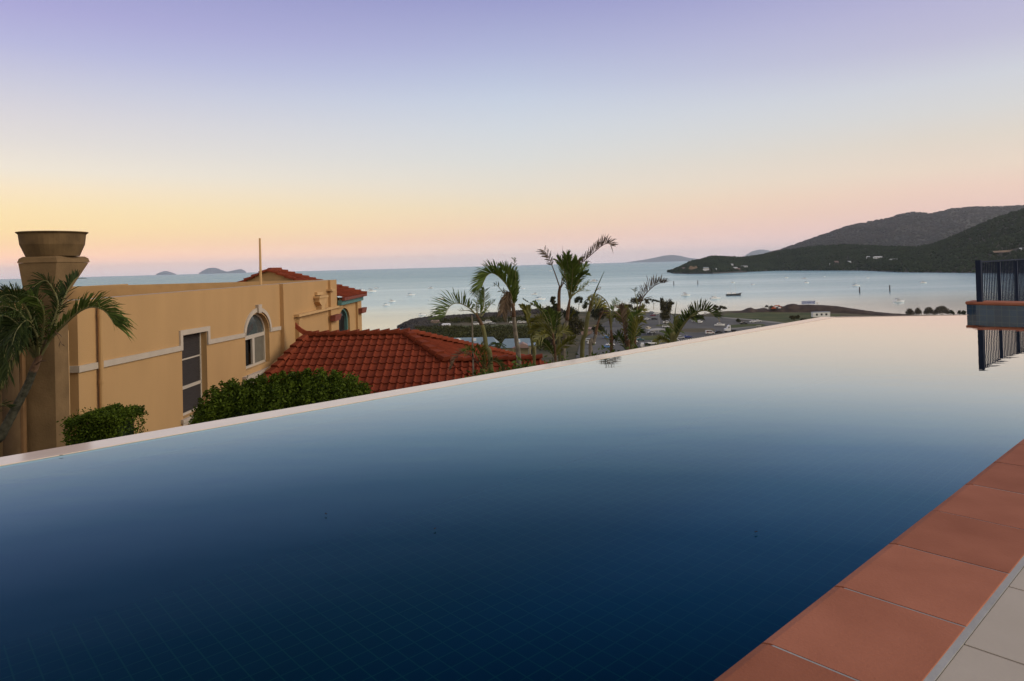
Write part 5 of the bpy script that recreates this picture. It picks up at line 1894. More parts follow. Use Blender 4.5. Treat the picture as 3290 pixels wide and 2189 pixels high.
# ------------------------------------------------------------------ trees, shrubs and mangroves on the foreshore
def tree(label, px, yb, crowns, Y=None, z=LAND, mat=None, bark=None, n=420, size=0.42, grp='trees on the foreshore', name='tree'):
    """crowns: (px, py, rx_px, ry_px) clusters; trunk from the ground at (px, yb)"""
    base = onz(px, yb, z) if Y is None else at(px, yb, Y)
    Y = base.y
    if z is not None and Y is not None:
        pass
    o = thing(name, label, 'tree', base, grp)
    k = Y / F
    tb, cb = MB(), MB()
    top = at(crowns[0][0], crowns[0][1], Y)
    fork = base.lerp(top, 0.55)
    tb.tube([base - Vector((0, 0, 0.5)), base.lerp(fork, 0.5) + Vector((random.uniform(-0.3, 0.3), 0, 0)), fork], [0.30, 0.24, 0.20], 6)
    for (cx, cy, rx, ry) in crowns:
        c = at(cx, cy, Y)
        tb.tube([fork, fork.lerp(c, 0.5) + Vector((0, random.uniform(-0.5, 0.5), 0.3)), c], [0.15, 0.10, 0.04], 5)
        m_ = int(n * (rx * ry) / 150 * 6 / len(crowns) ** 0.2)
        sub = max(3, int(m_ / 40))
        for s in range(sub):
            v = rng.normal(size=3)
            v /= np.linalg.norm(v)
            v *= rng.uniform(0.25, 1.0)
            cc = np.array(c) + v * np.array([rx * k, rx * k, ry * k])
            C = cc + rng.normal(size=(max(6, m_ // sub), 3)) * np.array([rx, rx, ry]) * k * 0.22
            leaves(cb, C, size, 0.6)
    tb.build('trunk', bark or BARK, o)
    cb.build('crown', mat or TREEL, o, fixn=False)
    return o


tree('tall feathery dark tree just left of the twin-stemmed palm', 1782, 1030, [(1778, 965, 8, 12), (1786, 985, 9, 12), (1775, 995, 10, 9)], Y=330, n=260)
tree('broad leafy tree behind the bushy yellow green palm', 1765, 1060, [(1762, 1000, 16, 16), (1780, 1010, 14, 14), (1748, 1012, 10, 12)], Y=300, n=220)
tree('small dark round-topped tree right of the twin-stemmed palm', 1858, 1010, [(1862, 958, 11, 7), (1852, 966, 9, 7), (1868, 966, 6, 8)], n=260)
tree('low dark round tree by the water below the spear-leaf palm', 1884, 1002, [(1884, 976, 9, 7), (1878, 986, 8, 8)], n=240)
tree('wide dark tree behind the pinkish palm stem', 1925, 1040, [(1925, 990, 20, 16), (1910, 1005, 14, 14), (1942, 1004, 14, 15), (1925, 1018, 20, 10)], n=200)
tree('spreading thin-leaved tree left of the tattered palm frond', 2035, 1035, [(2040, 970, 16, 11), (2060, 962, 14, 8), (2022, 984, 14, 10), (2078, 968, 10, 8), (2050, 990, 20, 8)], n=150, mat=TREEO)
tree('olive bushy tree at the left end of the parked cars', 2015, 1050, [(2010, 1005, 16, 16), (2030, 1012, 12, 14), (1998, 1020, 12, 14)], n=160, mat=TREEO)
tree('slender pale-trunked tree with a flat crown beside the car park', 2101, 993, [(2100, 966, 11, 4), (2112, 970, 8, 4), (2090, 963, 9, 4)], n=200, bark=BARKP)
tree('tall olive casuarina behind the parked white wagon', 2138, 1045, [(2130, 985, 10, 22), (2148, 990, 12, 20), (2138, 1012, 16, 16), (2125, 970, 6, 14), (2156, 972, 8, 10)], n=190, mat=TREEO)
tree('dark low tree shading the parked van', 2232, 1036, [(2240, 1020, 15, 8), (2226, 1022, 10, 7), (2254, 1022, 8, 6)], n=260)
tree('thin tall tree with a see-through crown by the parked trailer boat', 2313, 1036, [(2300, 984, 10, 7), (2318, 986, 9, 8), (2328, 992, 8, 6), (2308, 994, 10, 6)], n=110, mat=TREEO, bark=BARKP)
tree('small dark bush on the traffic island', 2371, 1038, [(2371, 1031, 8, 4), (2374, 1027, 5, 3)], n=300)
tree('two-leaved dry palm-like tree on the spoil heap beside the orange digger', 2473, 992, [(2464, 984, 5, 6), (2478, 985, 6, 6)], Y=540, n=180, mat=SHRUBG)
tree('brown bush on the grass left of the white site hut', 2555, 1030, [(2545, 1022, 10, 6), (2562, 1020, 8, 7)], n=200, mat=TREEO)
tree('dark bush against the pool edge left of the white site hut', 2582, 1034, [(2578, 1028, 9, 5), (2590, 1028, 7, 4)], n=260)
for i, (x, w_, h_, lab) in enumerate(((2924, 11, 22, 'leftmost wispy grey shrub beyond the far pool edge'), (2950, 9, 25, 'narrow pointed grey shrub second from the left beyond the far pool edge'), (2985, 15, 27, 'feathery grey shrub in the middle of the row beyond the far pool edge'), (3026, 26, 31, 'largest rounded grey-brown shrub beyond the far pool edge'))):
    Y = 490 + 2 * i
    c = at(x, 1018, Y)
    k = Y / F
    o = thing('shrub', lab, 'shrub', c, 'shrubs beyond the far pool edge')
    mb = MB()
    mb.tube([c - Vector((0, 0, 1)), c + Vector((0, 0, h_ * k * 0.4))], [0.2, 0.08], 5)
    for q in range(7):
        a_ = random.uniform(-0.8, 0.8)
        mb.tube([c, c + Vector((a_ * w_ * k * 0.5, random.uniform(-1, 1), h_ * k * 0.45)), c + Vector((a_ * w_ * k, random.uniform(-1.5, 1.5), h_ * k * (1 - 0.45 * a_ * a_) * 0.9))], [0.10, 0.06, 0.03], 4)
    mb.build('stem', BARK, o)
    mb = MB()
    for q in range(int(60 * w_)):
        a_ = random.uniform(-1, 1)
        hh_ = h_ * k * (1 - 0.55 * a_ ** 2) * random.uniform(0.25, 1.0)
        b0 = c + Vector((a_ * w_ * k * 0.85, random.uniform(-2, 2), hh_ * 0.95 + 0.6))
        t1 = b0 + Vector((a_ * 0.5 + random.gauss(0, 0.25), random.gauss(0, 0.3), random.uniform(0.6, 1.5)))
        wv = Vector((random.uniform(0.05, 0.12), random.uniform(-0.08, 0.08), 0))
        mb.add([b0 - wv, b0 + wv, t1], [(0, 1, 2)])
        b1 = b0.lerp(t1, 0.5)
        mb.add([b1 - wv, b1 + wv, b1 + Vector((random.gauss(0, 0.5), random.gauss(0, 0.4), random.uniform(0.2, 0.7)))], [(0, 1, 2)])
    mb.build('foliage', SHRUBG, o, fixn=False)
for x, lab in ((3056, 'tiny dark tree right of the largest grey shrub'), (3082, 'small spiky dark tree nearest the raised tiled wall'), (3096, 'small round dark tree touching the left edge of the raised tiled wall')):
    tree(lab, x, 1014, [(x, 1003, 7, 5), (x + 3, 1007, 6, 4)], Y=490, n=240, mat=TREEL, grp='shrubs beyond the far pool edge')
tree('dense olive tree filling the gap left of the leaning palm', 1845, 1085, [(1840, 1035, 22, 18), (1862, 1045, 16, 16), (1822, 1050, 18, 16), (1845, 1062, 24, 12)], Y=360, n=150, mat=TREEO)
tree('dark tree between the twin-stemmed palm and the pink-roofed shelter', 1835, 1040, [(1835, 1000, 16, 16), (1820, 1012, 13, 14), (1850, 1010, 12, 13)], Y=420, n=170)
tree('brown scrubby tree behind the yellow green bushy palm', 1745, 1115, [(1745, 1090, 20, 14), (1765, 1098, 16, 12), (1725, 1100, 14, 12)], Y=300, n=150, mat=SHRUBG)
tree('round dark tree left of the pale blue parked cars', 1925, 1075, [(1925, 1052, 13, 12), (1912, 1060, 10, 9)], Y=380, n=170)
# mangrove belt and scrub on the hillside
mb = MB()
C, R = [], []
for k in range(2600):
    x = random.uniform(1335, 1800)
    y = random.uniform(1055, 1092) + (random.random() ** 3) * 40
    p = onz(x, y, LAND)
    if p.y < 300:
        continue
    C.append((p.x, p.y, p.z + random.uniform(0.2, 1.6)))
Cn = np.array(C)
for q in range(5):
    leaves(mb, np.repeat(Cn, 4, 0) + rng.normal(size=(len(Cn) * 4, 3)) * np.array([1.1, 1.1, 0.7]), 0.5, 0.7)
for k in range(420):
    x = random.uniform(1365, 1780)
    p = onz(x, random.uniform(1024, 1037), LAND)
    leaves(mb, np.array(p)[None] + rng.normal(size=(14, 3)) * np.array([0.9, 0.9, 0.7]) + np.array([0, 0, 0.9]), 0.6, 0.7)
tag(mb.build('mangroves', MANG, fixn=False), kind='stuff')
mb = MB()
C = []
for k in range(8000):
    Yk = random.uniform(35, 296)
    x = random.uniform(1240, 3100)
    X = (x - 1645) / F * Yk
    C.append((X, Yk, gz(Yk) + random.uniform(0, 0.8)))
Cn = np.array(C)
for q in range(4):
    leaves(mb, np.repeat(Cn, 2, 0) + rng.normal(size=(len(Cn) * 2, 3)) * 0.5, 0.35, 0.6)
tag(mb.build('undergrowth', TREEL, fixn=False), kind='stuff')
# garden shrubs at the palms' feet
mb = MB()
C = []
for k in range(900):
    x = random.choice((random.uniform(1480, 1720), random.uniform(1480, 2150)))
    Yk = random.uniform(15.5, 19.5)
    zz = at(x, interp([(1440, 1232), (1640, 1195), (1900, 1150), (2200, 1100)], x) + random.uniform(4, 26) - 14 * (math.sin(x * 0.05) + 0.6 * math.sin(x * 0.13)) * 0.5, Yk).z
    C.append(((x - 1645) / F * Yk, Yk, zz))
leaves(mb, np.repeat(np.array(C), 3, 0) + rng.normal(size=(len(C) * 3, 3)) * 0.10, 0.06, 0.5)
tag(mb.build('garden_undergrowth', LEAFP, fixn=False), kind='stuff')

# ------------------------------------------------------------------ buildings below
def lowhouse(label, px0, px1, yr, ye, yb, Y, roofm, wallm, wing=None, dep=9):
    a, b_ = at(px0, ye, Y), at(px1, ye, Y)
    zr, ze = at(px0, yr, Y).z, at(px0, ye, Y).z
    c = (a + b_) / 2
    o = thing('blue_roof_house', label, 'house', (c.x, Y + dep / 2, gz(Y)), 'blue-roofed houses below the pool')
    zr = ze + max(zr - ze, 0.5)
    # roof seen from above: the far eave is higher in the picture, so split the height into slope and depth
    mb = MB()
    mb.box(a.x + 0.5, b_.x - 0.5, Y + 0.6, Y + dep - 0.6, gz(Y) - 4, ze - 0.05)
    mb.build('wall', wallm, o)
    mb = MB()
    h = 2.0
    vs = [(a.x, Y, ze), (b_.x, Y, ze), (b_.x, Y + dep, ze), (a.x, Y + dep, ze), (a.x + 1.2, Y + dep / 2, ze + h), (b_.x - 1.6, Y + dep / 2, ze + h)]
    mb.add(vs, [(0, 1, 5, 4), (1, 2, 5), (2, 3, 4, 5), (3, 0, 4), (3, 2, 1, 0)])
    rf_ = mb.build('roof', roofm, o)
    mb = MB()
    mb.box(c.x - 0.5, c.x + 0.6, Y + dep * 0.30, Y + dep * 0.42, ze + h * 0.55, ze + h * 0.9)
    mb.build('skylight', WHITE, rf_)
    n = max(2, int((b_.x - a.x) / 3))
    for q in range(n):
        x = a.x + 1.6 + (b_.x - a.x - 3.2) * q / max(1, n - 1)
        wn = MB()
        wn.box(x - 0.5, x + 0.5, Y + 0.55, Y + 0.62, ze - 2.2, ze - 0.6)
        f_ = wn.build('window', WHITE, o)
        wn = MB()
        wn.box(x - 0.42, x + 0.42, Y + 0.52, Y + 0.56, ze - 2.1, ze - 0.7)
        wn.build('pane', GLASSD, f_)
    if wing:
        x = at(wing, ye, Y).x
        g_ = MB()
        g_.prism([(x - 3, Y - 1.2, ze), (x + 3, Y - 1.2, ze), (x, Y - 1.2, ze + 1.3)], [(x - 3, Y + 4, ze), (x + 3, Y + 4, ze), (x, Y + 4, ze + 1.3)])
        g_.build('porch_roof', PINKR, o)
        g_ = MB()
        for s in (-2.6, 2.6):
            g_.box(x + s - 0.15, x + s + 0.15, Y - 1.0, Y - 0.7, ze - 3, ze - 0.01)
        g_.build('porch_post', CREAMW, o)
    return o


lowhouse('blue-grey roofed house at the left, partly hidden by the red tiled roof', 1440, 1602, 1091, 1116, 1140, 185, BLUEROOF, CREAMW)
lowhouse('blue-grey roofed house with a gabled porch between the palms', 1608, 1722, 1089, 1119, 1150, 185, BLUEROOF, CREAMW, wing=1680)
o = thing('tall_cream_building', 'narrow yellow-cream block at the right end of the blue-roofed houses', 'building', (at(1710, 1120, 175).x, 175, gz(175)))
mb = MB()
a, b_ = at(1700, 1112, 175), at(1722, 1112, 175)
mb.box(a.x, b_.x, 175, 180, gz(175) - 3, a.z)
mb.build('wall', CREAMW, o)
mb = MB()
mb.box(a.x - 0.3, b_.x + 0.3, 174.7, 180.3, a.z + 0.002, a.z + 0.25)
mb.build('roof', BLUEROOF, o)
mb = MB()
mb.box(a.x + 0.5, a.x + 1.1, 174.93, 174.99, a.z - 2.2, a.z - 0.8)
mb.build('window', GLASSD, o)
# satellite dish
p = at(1473, 1098, 184)
o = thing('satellite_dish', 'white round dish on the left blue-grey roof', 'dish', (p.x, p.y, p.z - 1.2))
mb = MB()
mb.tube([(p.x, p.y, p.z - 1.6), (p.x, p.y, p.z)], 0.09, 6)
mb.build('mast', METAL, o)
mb = MB()
d_ = Vector((0.3, -0.8, 0.5)).normalized()
s_ = d_.cross(Vector((0, 0, 1))).normalized()
u_ = s_.cross(d_)
vs = [p + d_ * 0.0]
for rr, off_ in ((0.45, 0.05), (0.95, 0.22)):
    for k in range(12):
        an = 2 * PI * k / 12
        vs.append(p + d_ * off_ + (s_ * math.cos(an) + u_ * math.sin(an)) * rr)
fs = [(0, 1 + k, 1 + (k + 1) % 12) for k in range(12)] + [(1 + k, 13 + k, 13 + (k + 1) % 12, 1 + (k + 1) % 12) for k in range(12)]
mb.add(vs, fs)
mb.build('reflector', WHITE, o)
# dark date palm between the blue roofs
t = thing('date_palm', 'dark round-headed palm between the two blue-grey roofs', 'palm', (at(1594, 1130, 150).x, 150, gz(150)))
mb = MB()
c = at(1596, 1104, 150)
mb.tube([(c.x, 150, gz(150) - 1), (c.x, 150, c.z)], 0.35, 7)
mb.build('trunk', BARK, t)
for k in range(14):
    an = 2 * PI * k / 14 + 0.2
    el_ = random.uniform(-0.2, 0.8)
    mb = MB()
    d = Vector((math.cos(an), math.sin(an), el_)).normalized()
    C = [c + d * (s * 2.2) + Vector((0, 0, -0.9 * s * s * 1.3)) for s in np.linspace(0, 1, 14)]
    for i in range(1, 13):
        tt = (C[i + 1] - C[i - 1]).normalized()
        sd_ = tt.cross(Vector((0, 0, 1))).normalized()
        for sg in (-1, 1):
            q = C[i] + sd_ * sg * 0.55 + tt * 0.35 + Vector((0, 0, -0.25))
            mb.add([C[i] - tt * 0.07, C[i] + tt * 0.07, q], [(0, 1, 2)])
    mb.tube(C, 0.04, 4)
    mb.build('frond', LEAFD, t, fixn=False)

# white site hut with three windows
hp0, hp1 = onz(2611, 1019, LAND + 0.6), onz(2669, 1018, LAND + 0.6)
c = (hp0 + hp1) / 2
o = thing('site_hut', 'long white site hut with three small square windows near the far pool corner', 'hut', (c.x, c.y, LAND))
hw_, zt = (hp1.x - hp0.x) / 2, at(2640, 1004, c.y).z
mb = MB()
mb.box(c.x - hw_, c.x + hw_, c.y, c.y + 3, LAND + 0.5, zt)
mb.build('body', WHITE, o)
mb = MB()
mb.box(c.x - hw_ - 0.15, c.x + hw_ + 0.15, c.y - 0.15, c.y + 3.15, zt + 0.002, zt + 0.25)
mb.build('roof', pm('hut_roof', (0.42, 0.46, 0.52), 0.6, 0.1, 0.3), o)
for q in (-0.55, 0.0, 0.55):
    mb = MB()
    mb.box(c.x + hw_ * q - 0.65, c.x + hw_ * q + 0.65, c.y - 0.06, c.y - 0.003, LAND + 1.6, LAND + 2.9)
    mb.build('window', GLASSD, o)
for q in (-0.7, 0.0, 0.7):
    mb = MB()
    mb.box(c.x + hw_ * q - 0.3, c.x + hw_ * q + 0.3, c.y + 0.1, c.y + 2.8, LAND - 0.2, LAND + 0.498)
    mb.build('support', BARK, o)
# billboard on the embankment
p0, p1 = at(2576, 978, 566), at(2619, 977, 566)
o = thing('billboard', 'long pale blue billboard with faint lettering on top of the spoil embankment', 'sign', ((p0.x + p1.x) / 2, 566, SEA + 5))
zt = at(2597, 967.3, 566).z
mb = MB()
mb.box(p0.x, p1.x, 566, 566.15, p0.z, zt)
mb.build('panel', SIGNB, o)
mb = MB()
for (a, b_, c_, d_) in ((0.0, 1.0, 0.0, 0.10), (0, 1, 0.90, 1.0), (0, 0.02, 0.1, 0.9), (0.98, 1, 0.1, 0.9)):
    mb.box(p0.x + (p1.x - p0.x) * a, p0.x + (p1.x - p0.x) * b_, 565.93, 565.99, p0.z + (zt - p0.z) * c_, p0.z + (zt - p0.z) * d_)
mb.build('border', SIGNT, o)
mb = MB()
x = 0.06
while x < 0.93:
    w_ = random.uniform(0.025, 0.055)
    mb.box(p0.x + (p1.x - p0.x) * x, p0.x + (p1.x - p0.x) * (x + w_), 565.94, 565.985, p0.z + (zt - p0.z) * 0.35, p0.z + (zt - p0.z) * random.uniform(0.55, 0.68))
    x += w_ + random.choice((0.012, 0.012, 0.035))
mb.build('lettering', SIGNT, o)
for q in (0.12, 0.5, 0.88):
    x = p0.x + (p1.x - p0.x) * q
    mb = MB()
    mb.box(x - 0.1, x + 0.1, 566.2, 566.4, SEA, zt - 0.3)
    mb.build('post', METAL, o)
p = at(2626, 974, 566)
mb = MB()
mb.box(p.x - 0.9, p.x + 0.9, 566, 566.1, p.z - 0.6, p.z + 0.6)
mb.box(p.x - 0.06, p.x + 0.06, 566.11, 566.2, SEA, p.z)
tag(mb.build('notice_board', WHITE, loc=(p.x, 566, SEA + 5)), 'small white notice board right of the long pale billboard', 'sign')
# orange digger
p = at(2484, 990, 545)
o = thing('excavator', 'orange digger working on the spoil heap with its boom lowered', 'digger', (p.x, 545, p.z - 1))
mb = MB()
for s in (-1.1, 1.1):
    mb.box(p.x - 1.9, p.x + 1.9, 545 + s - 0.35, 545 + s + 0.35, p.z - 1.6, p.z - 0.6)
mb.build('track', TYRE, o)
mb = MB()
mb.prism([(p.x - 1.6, 543.9, p.z - 0.59), (p.x + 1.9, 543.9, p.z - 0.59), (p.x + 1.9, 543.9, p.z + 0.6), (p.x - 0.4, 543.9, p.z + 0.6), (p.x - 0.4, 543.9, p.z + 1.5), (p.x - 1.6, 543.9, p.z + 1.5)],
         [(p.x - 1.6, 546.1, p.z - 0.59), (p.x + 1.9, 546.1, p.z - 0.59), (p.x + 1.9, 546.1, p.z + 0.6), (p.x - 0.4, 546.1, p.z + 0.6), (p.x - 0.4, 546.1, p.z + 1.5), (p.x - 1.6, 546.1, p.z + 1.5)])
mb.build('body', ORANGE, o)
mb = MB()
b0 = [Vector((p.x - 1.2, 545, p.z + 0.3)), at(2490, 983, 545), at(2503, 982, 545), at(2510, 989, 545)]
mb.tube(b0, [0.35, 0.45, 0.4, 0.3], 6)
mb.build('boom', ORANGE, o)
mb = MB()
e = at(2504, 989, 545)
mb.box(e.x - 1.1, e.x + 1.1, 544.6, 545.4, e.z - 0.5, e.z + 0.5)
mb.build('bucket', WHITE, o)
mb = MB()
mb.tube([at(2447, 986, 548), at(2470, 992, 548)], [0.18, 0.22], 6)
tag(mb.build('conveyor_arm', METAL, loc=at(2470, 992, 548)), 'thin grey arm sloping up left of the dry tree on the spoil heap', 'machine arm')

# parking shelters
sh = onz(2105, 1079, LAND)
o = thing('carport', 'pale flat-roofed shelter over a parked white car', 'shelter', (sh.x, sh.y, LAND))
A = [at(2076, 1062, sh.y), at(2095, 1067, sh.y - 3), at(2134, 1060, sh.y - 3), at(2118, 1055.5, sh.y + 6)]
zr = LAND + 3.0
P = [onz(x, y, zr) for x, y in ((2074, 1060), (2094, 1064), (2138, 1059), (2116, 1055))]
mb = MB()
mb.prism([(p.x, p.y, zr) for p in P], [(p.x, p.y, zr + 0.25) for p in P])
mb.build('roof', pm('shelter_roof', (0.36, 0.35, 0.32), 0.8, 0.1, 0.3), o)
for p in P:
    q = p.lerp((P[0] + P[1] + P[2] + P[3]) / 4, 0.08)
    mb = MB()
    mb.tube([(q.x, q.y, LAND), (q.x, q.y, zr - 0.002)], 0.10, 6)
    mb.build('post', METAL, o)
P = [onz(x, y, LAND + 3.2) for x, y in ((1848, 1059), (1904, 1058), (1903, 1053), (1852, 1053.5))]
cc = sum(P, Vector()) / 4
o = thing('picnic_shelter', 'pink-roofed open shelter behind the leaning palm', 'shelter', (cc.x, cc.y, LAND))
mb = MB()
mb.prism([(p.x, p.y, LAND + 3.2) for p in P], [(p.x, p.y, LAND + 3.5) for p in P])
mb.build('roof', PINKR, o)
for p in P:
    q = p.lerp(cc, 0.08)
    mb = MB()
    mb.tube([(q.x, q.y, LAND), (q.x, q.y, LAND + 3.198)], 0.15, 6)
    mb.build('post', PINKR, o)
mb = MB()
q0, q1 = P[0].lerp(cc, 0.1), P[1].lerp(cc, 0.1)
mb.box(q0.x + 3, q1.x - 0.3, q0.y - 0.1, q0.y + 0.1, LAND, LAND + 2.2)
mb.build('screen_wall', PINKR, o)
# shed and marquee on the breakwater land
for nm, lab, cat, x0, x1, y0, y1, mt, rm in (('waterfront_shed', 'low brown-roofed shed near the tip of the breakwater', 'shed', 1383, 1412, 1029, 1038, PINKR, PINKR), ('marquee', 'small white marquee on the grass behind the breakwater', 'tent', 1418, 1447, 1040, 1048, WHITE, WHITE)):
    b0 = onz((x0 + x1) / 2, y1, LAND + 0.1)
    s = (x1 - x0) / 2 * b0.y / F
    zt = at((x0 + x1) / 2, y0, b0.y).z
    o = thing(nm, lab, cat, b0)
    mb = MB()
    mb.box(b0.x - s * 0.94, b0.x + s * 0.94, b0.y, b0.y + 4, LAND, LAND + (zt - LAND) * 0.6)
    mb.build('wall', mt, o)
    mb = MB()
    z1_ = LAND + (zt - LAND) * 0.6 + 0.003
    vs = [(b0.x - s, b0.y - 0.4, z1_), (b0.x + s, b0.y - 0.4, z1_), (b0.x + s, b0.y + 4.4, z1_), (b0.x - s, b0.y + 4.4, z1_), (b0.x - s * 0.7, b0.y + 2, zt), (b0.x + s * 0.7, b0.y + 2, zt)]
    mb.add(vs, [(0, 1, 5, 4), (1, 2, 5), (2, 3, 4, 5), (3, 0, 4), (3, 2, 1, 0)])
    mb.build('roof', rm, o)

# lamp posts
for px, yb, yt, lab, lit in ((2118, 1047, 1014, 'grey lamp post in the middle of the parked cars', False), (2049, 1046, 1018, 'grey lamp post at the left end of the parked cars', False), (1630, 1036, 1008, 'white lamp post on the breakwater left of the slim palm', False), (1914, 1075, 1048.5, 'street lamp glowing yellow between the palms', True)):
    b0 = onz(px, yb, LAND)
    zt = at(px, yt, b0.y).z
    o = thing('lamp_post', lab, 'lamp post', b0, 'lamp posts on the foreshore')
    mb = MB()
    mb.tube([b0, (b0.x, b0.y, zt)], [0.14, 0.08], 6)
    mb.build('pole', METAL, o)
    mb = MB()
    mb.lathe((b0.x, b0.y), [(0.15, zt + 0.002), (0.42, zt + 0.2), (0.42, zt + 0.5), (0.2, zt + 0.65)], 10)
    mb.build('lamp_head', LAMP if lit else METAL, o)
# white barrier fence along the road
fp = [onz(x, y, LAND + 0.45) for x, y in ((2168, 1104), (2250, 1091), (2340, 1077), (2440, 1062), (2470, 1058))]
pth = catmull(fp, 46)
o = thing('roadside_fence', 'low white post fence along the road just above the pool edge', 'fence', fp[2])
for i, p in enumerate(pth):
    mb = MB()
    mb.tube([p, p + Vector((0, 0, 1.2))], 0.19, 5)
    mb.build('post', WHITE, o)
mb = MB()
mb.tube([p + Vector((0, 0, 0.85)) for p in pth], 0.06, 5)
mb.build('rail', pm('rail_grey', (0.4, 0.42, 0.38), 0.7, 0.1, 0.3), o)
p = onz(2438, 1056, LAND + 0.45)
o = thing('road_sign', 'small pale rectangular road sign at the right end of the white post fence', 'sign', p)
mb = MB()
mb.box(p.x - 1.4, p.x + 1.4, p.y, p.y + 0.08, p.z + 0.6, p.z + 2.0)
mb.build('panel', pm('pale_panel', (0.45, 0.46, 0.42), 0.7, 0.1, 0.3), o)
mb = MB()
for s in (-1.1, 1.1):
    mb.box(p.x + s - 0.06, p.x + s + 0.06, p.y + 0.09, p.y + 0.17, p.z - 0.3, p.z + 1.9)
mb.build('post', METAL, o)
mb = MB()
for q in (-0.95, -0.35, 0.3, 0.85):
    mb.box(p.x + q - 0.17, p.x + q + 0.17, p.y - 0.03, p.y - 0.003, p.z + 0.9, p.z + 1.7)
mb.build('lettering', WOOD, o)


# ------------------------------------------------------------------ cars
def car_proto(kind):
    """local coordinates: x forward, origin on the ground under the middle"""
    r = bpy.data.objects.new('parked_car', None)
    col.objects.link(r)
    Lh, wd = (2.2, 0.88)
    if kind == 'sedan':
        lower = [(-2.2, 0.35), (2.2, 0.35), (2.22, 0.62), (2.05, 0.80), (1.0, 0.93), (-1.5, 0.96), (-2.15, 0.92), (-2.2, 0.6)]
        cab = [(-1.55, 0.95), (1.05, 0.92), (0.35, 1.42), (-0.95, 1.44)]
    elif kind == 'wagon':
        lower = [(-2.2, 0.40), (2.2, 0.40), (2.22, 0.70), (2.05, 0.92), (1.1, 1.02), (-2.15, 1.05), (-2.2, 0.6)]
        cab = [(-2.1, 1.04), (1.15, 1.01), (0.55, 1.62), (-1.95, 1.66)]
    elif kind == 'ute':
        lower = [(-2.5, 0.45), (2.4, 0.45), (2.42, 0.80), (2.2, 1.0), (1.15, 1.08), (-2.5, 1.10)]
        cab = [(-0.55, 1.08), (1.2, 1.07), (0.65, 1.72), (-0.45, 1.74)]
        Lh = 2.45
    else:
        lower = [(-2.5, 0.40), (2.4, 0.40), (2.42, 0.95), (1.95, 1.15), (1.5, 1.25), (-2.5, 1.25)]
        cab = [(-2.48, 1.25), (1.5, 1.25), (0.95, 2.10), (-2.40, 2.15)]
        Lh, wd = 2.45, 0.95
    mb = MB()
    mb.prism([(x, -wd, z) for x, z in lower], [(x, wd, z) for x, z in lower])
    k = wd * 0.80
    n = len(cab)
    A, B = [(x, -wd * (0.98 if i < 2 else 0.80), z + 0.002) for i, (x, z) in enumerate(cab)], [(x, wd * (0.98 if i < 2 else 0.80), z + 0.002) for i, (x, z) in enumerate(cab)]
    mb.prism(A, B)
    mb.build('body', CARC['white'], r, local=True)
    g_ = MB()
    (x0, z0), (x1, z1), (x2, z2), (x3, z3) = cab
    for s in (-1, 1):
        f_ = lambda x, z, t: (x, s * (wd * (0.98 - 0.18 * t) + 0.015), z)
        g_.add([f_(x0 * 0.9, z0 + 0.06, 0.1), f_(x1 * 0.85, z1 + 0.06, 0.1), f_(x2 * 0.92, z2 - 0.08, 0.9), f_(x3 * 0.93, z3 - 0.08, 0.9)], [(0, 1, 2, 3)])
    for xa, za, xb, zb_, e in ((x1, z1, x2, z2, 0.02), (x0, z0, x3, z3, -0.02)):
        if kind == 'van' and e < 0:
            continue
        p0, p1 = (xa + (xb - xa) * 0.1 + e, za + (zb_ - za) * 0.12), (xa + (xb - xa) * 0.88 + e, za + (zb_ - za) * 0.88)
        g_.add([(p0[0], -wd * 0.86, p0[1]), (p0[0], wd * 0.86, p0[1]), (p1[0], wd * 0.74, p1[1]), (p1[0], -wd * 0.74, p1[1])], [(0, 1, 2, 3)])
    g_.build('window', GLASSD, r, local=True, fixn=False)
    for sx in (-0.62, 0.62):
        for s in (-1, 1):
            w_ = MB()
            w_.tube([(sx * Lh, s * (wd - 0.16), 0.33), (sx * Lh, s * (wd + 0.03), 0.33)], 0.33, 12)
            w_.build('wheel', TYRE, r, local=True)
    return r


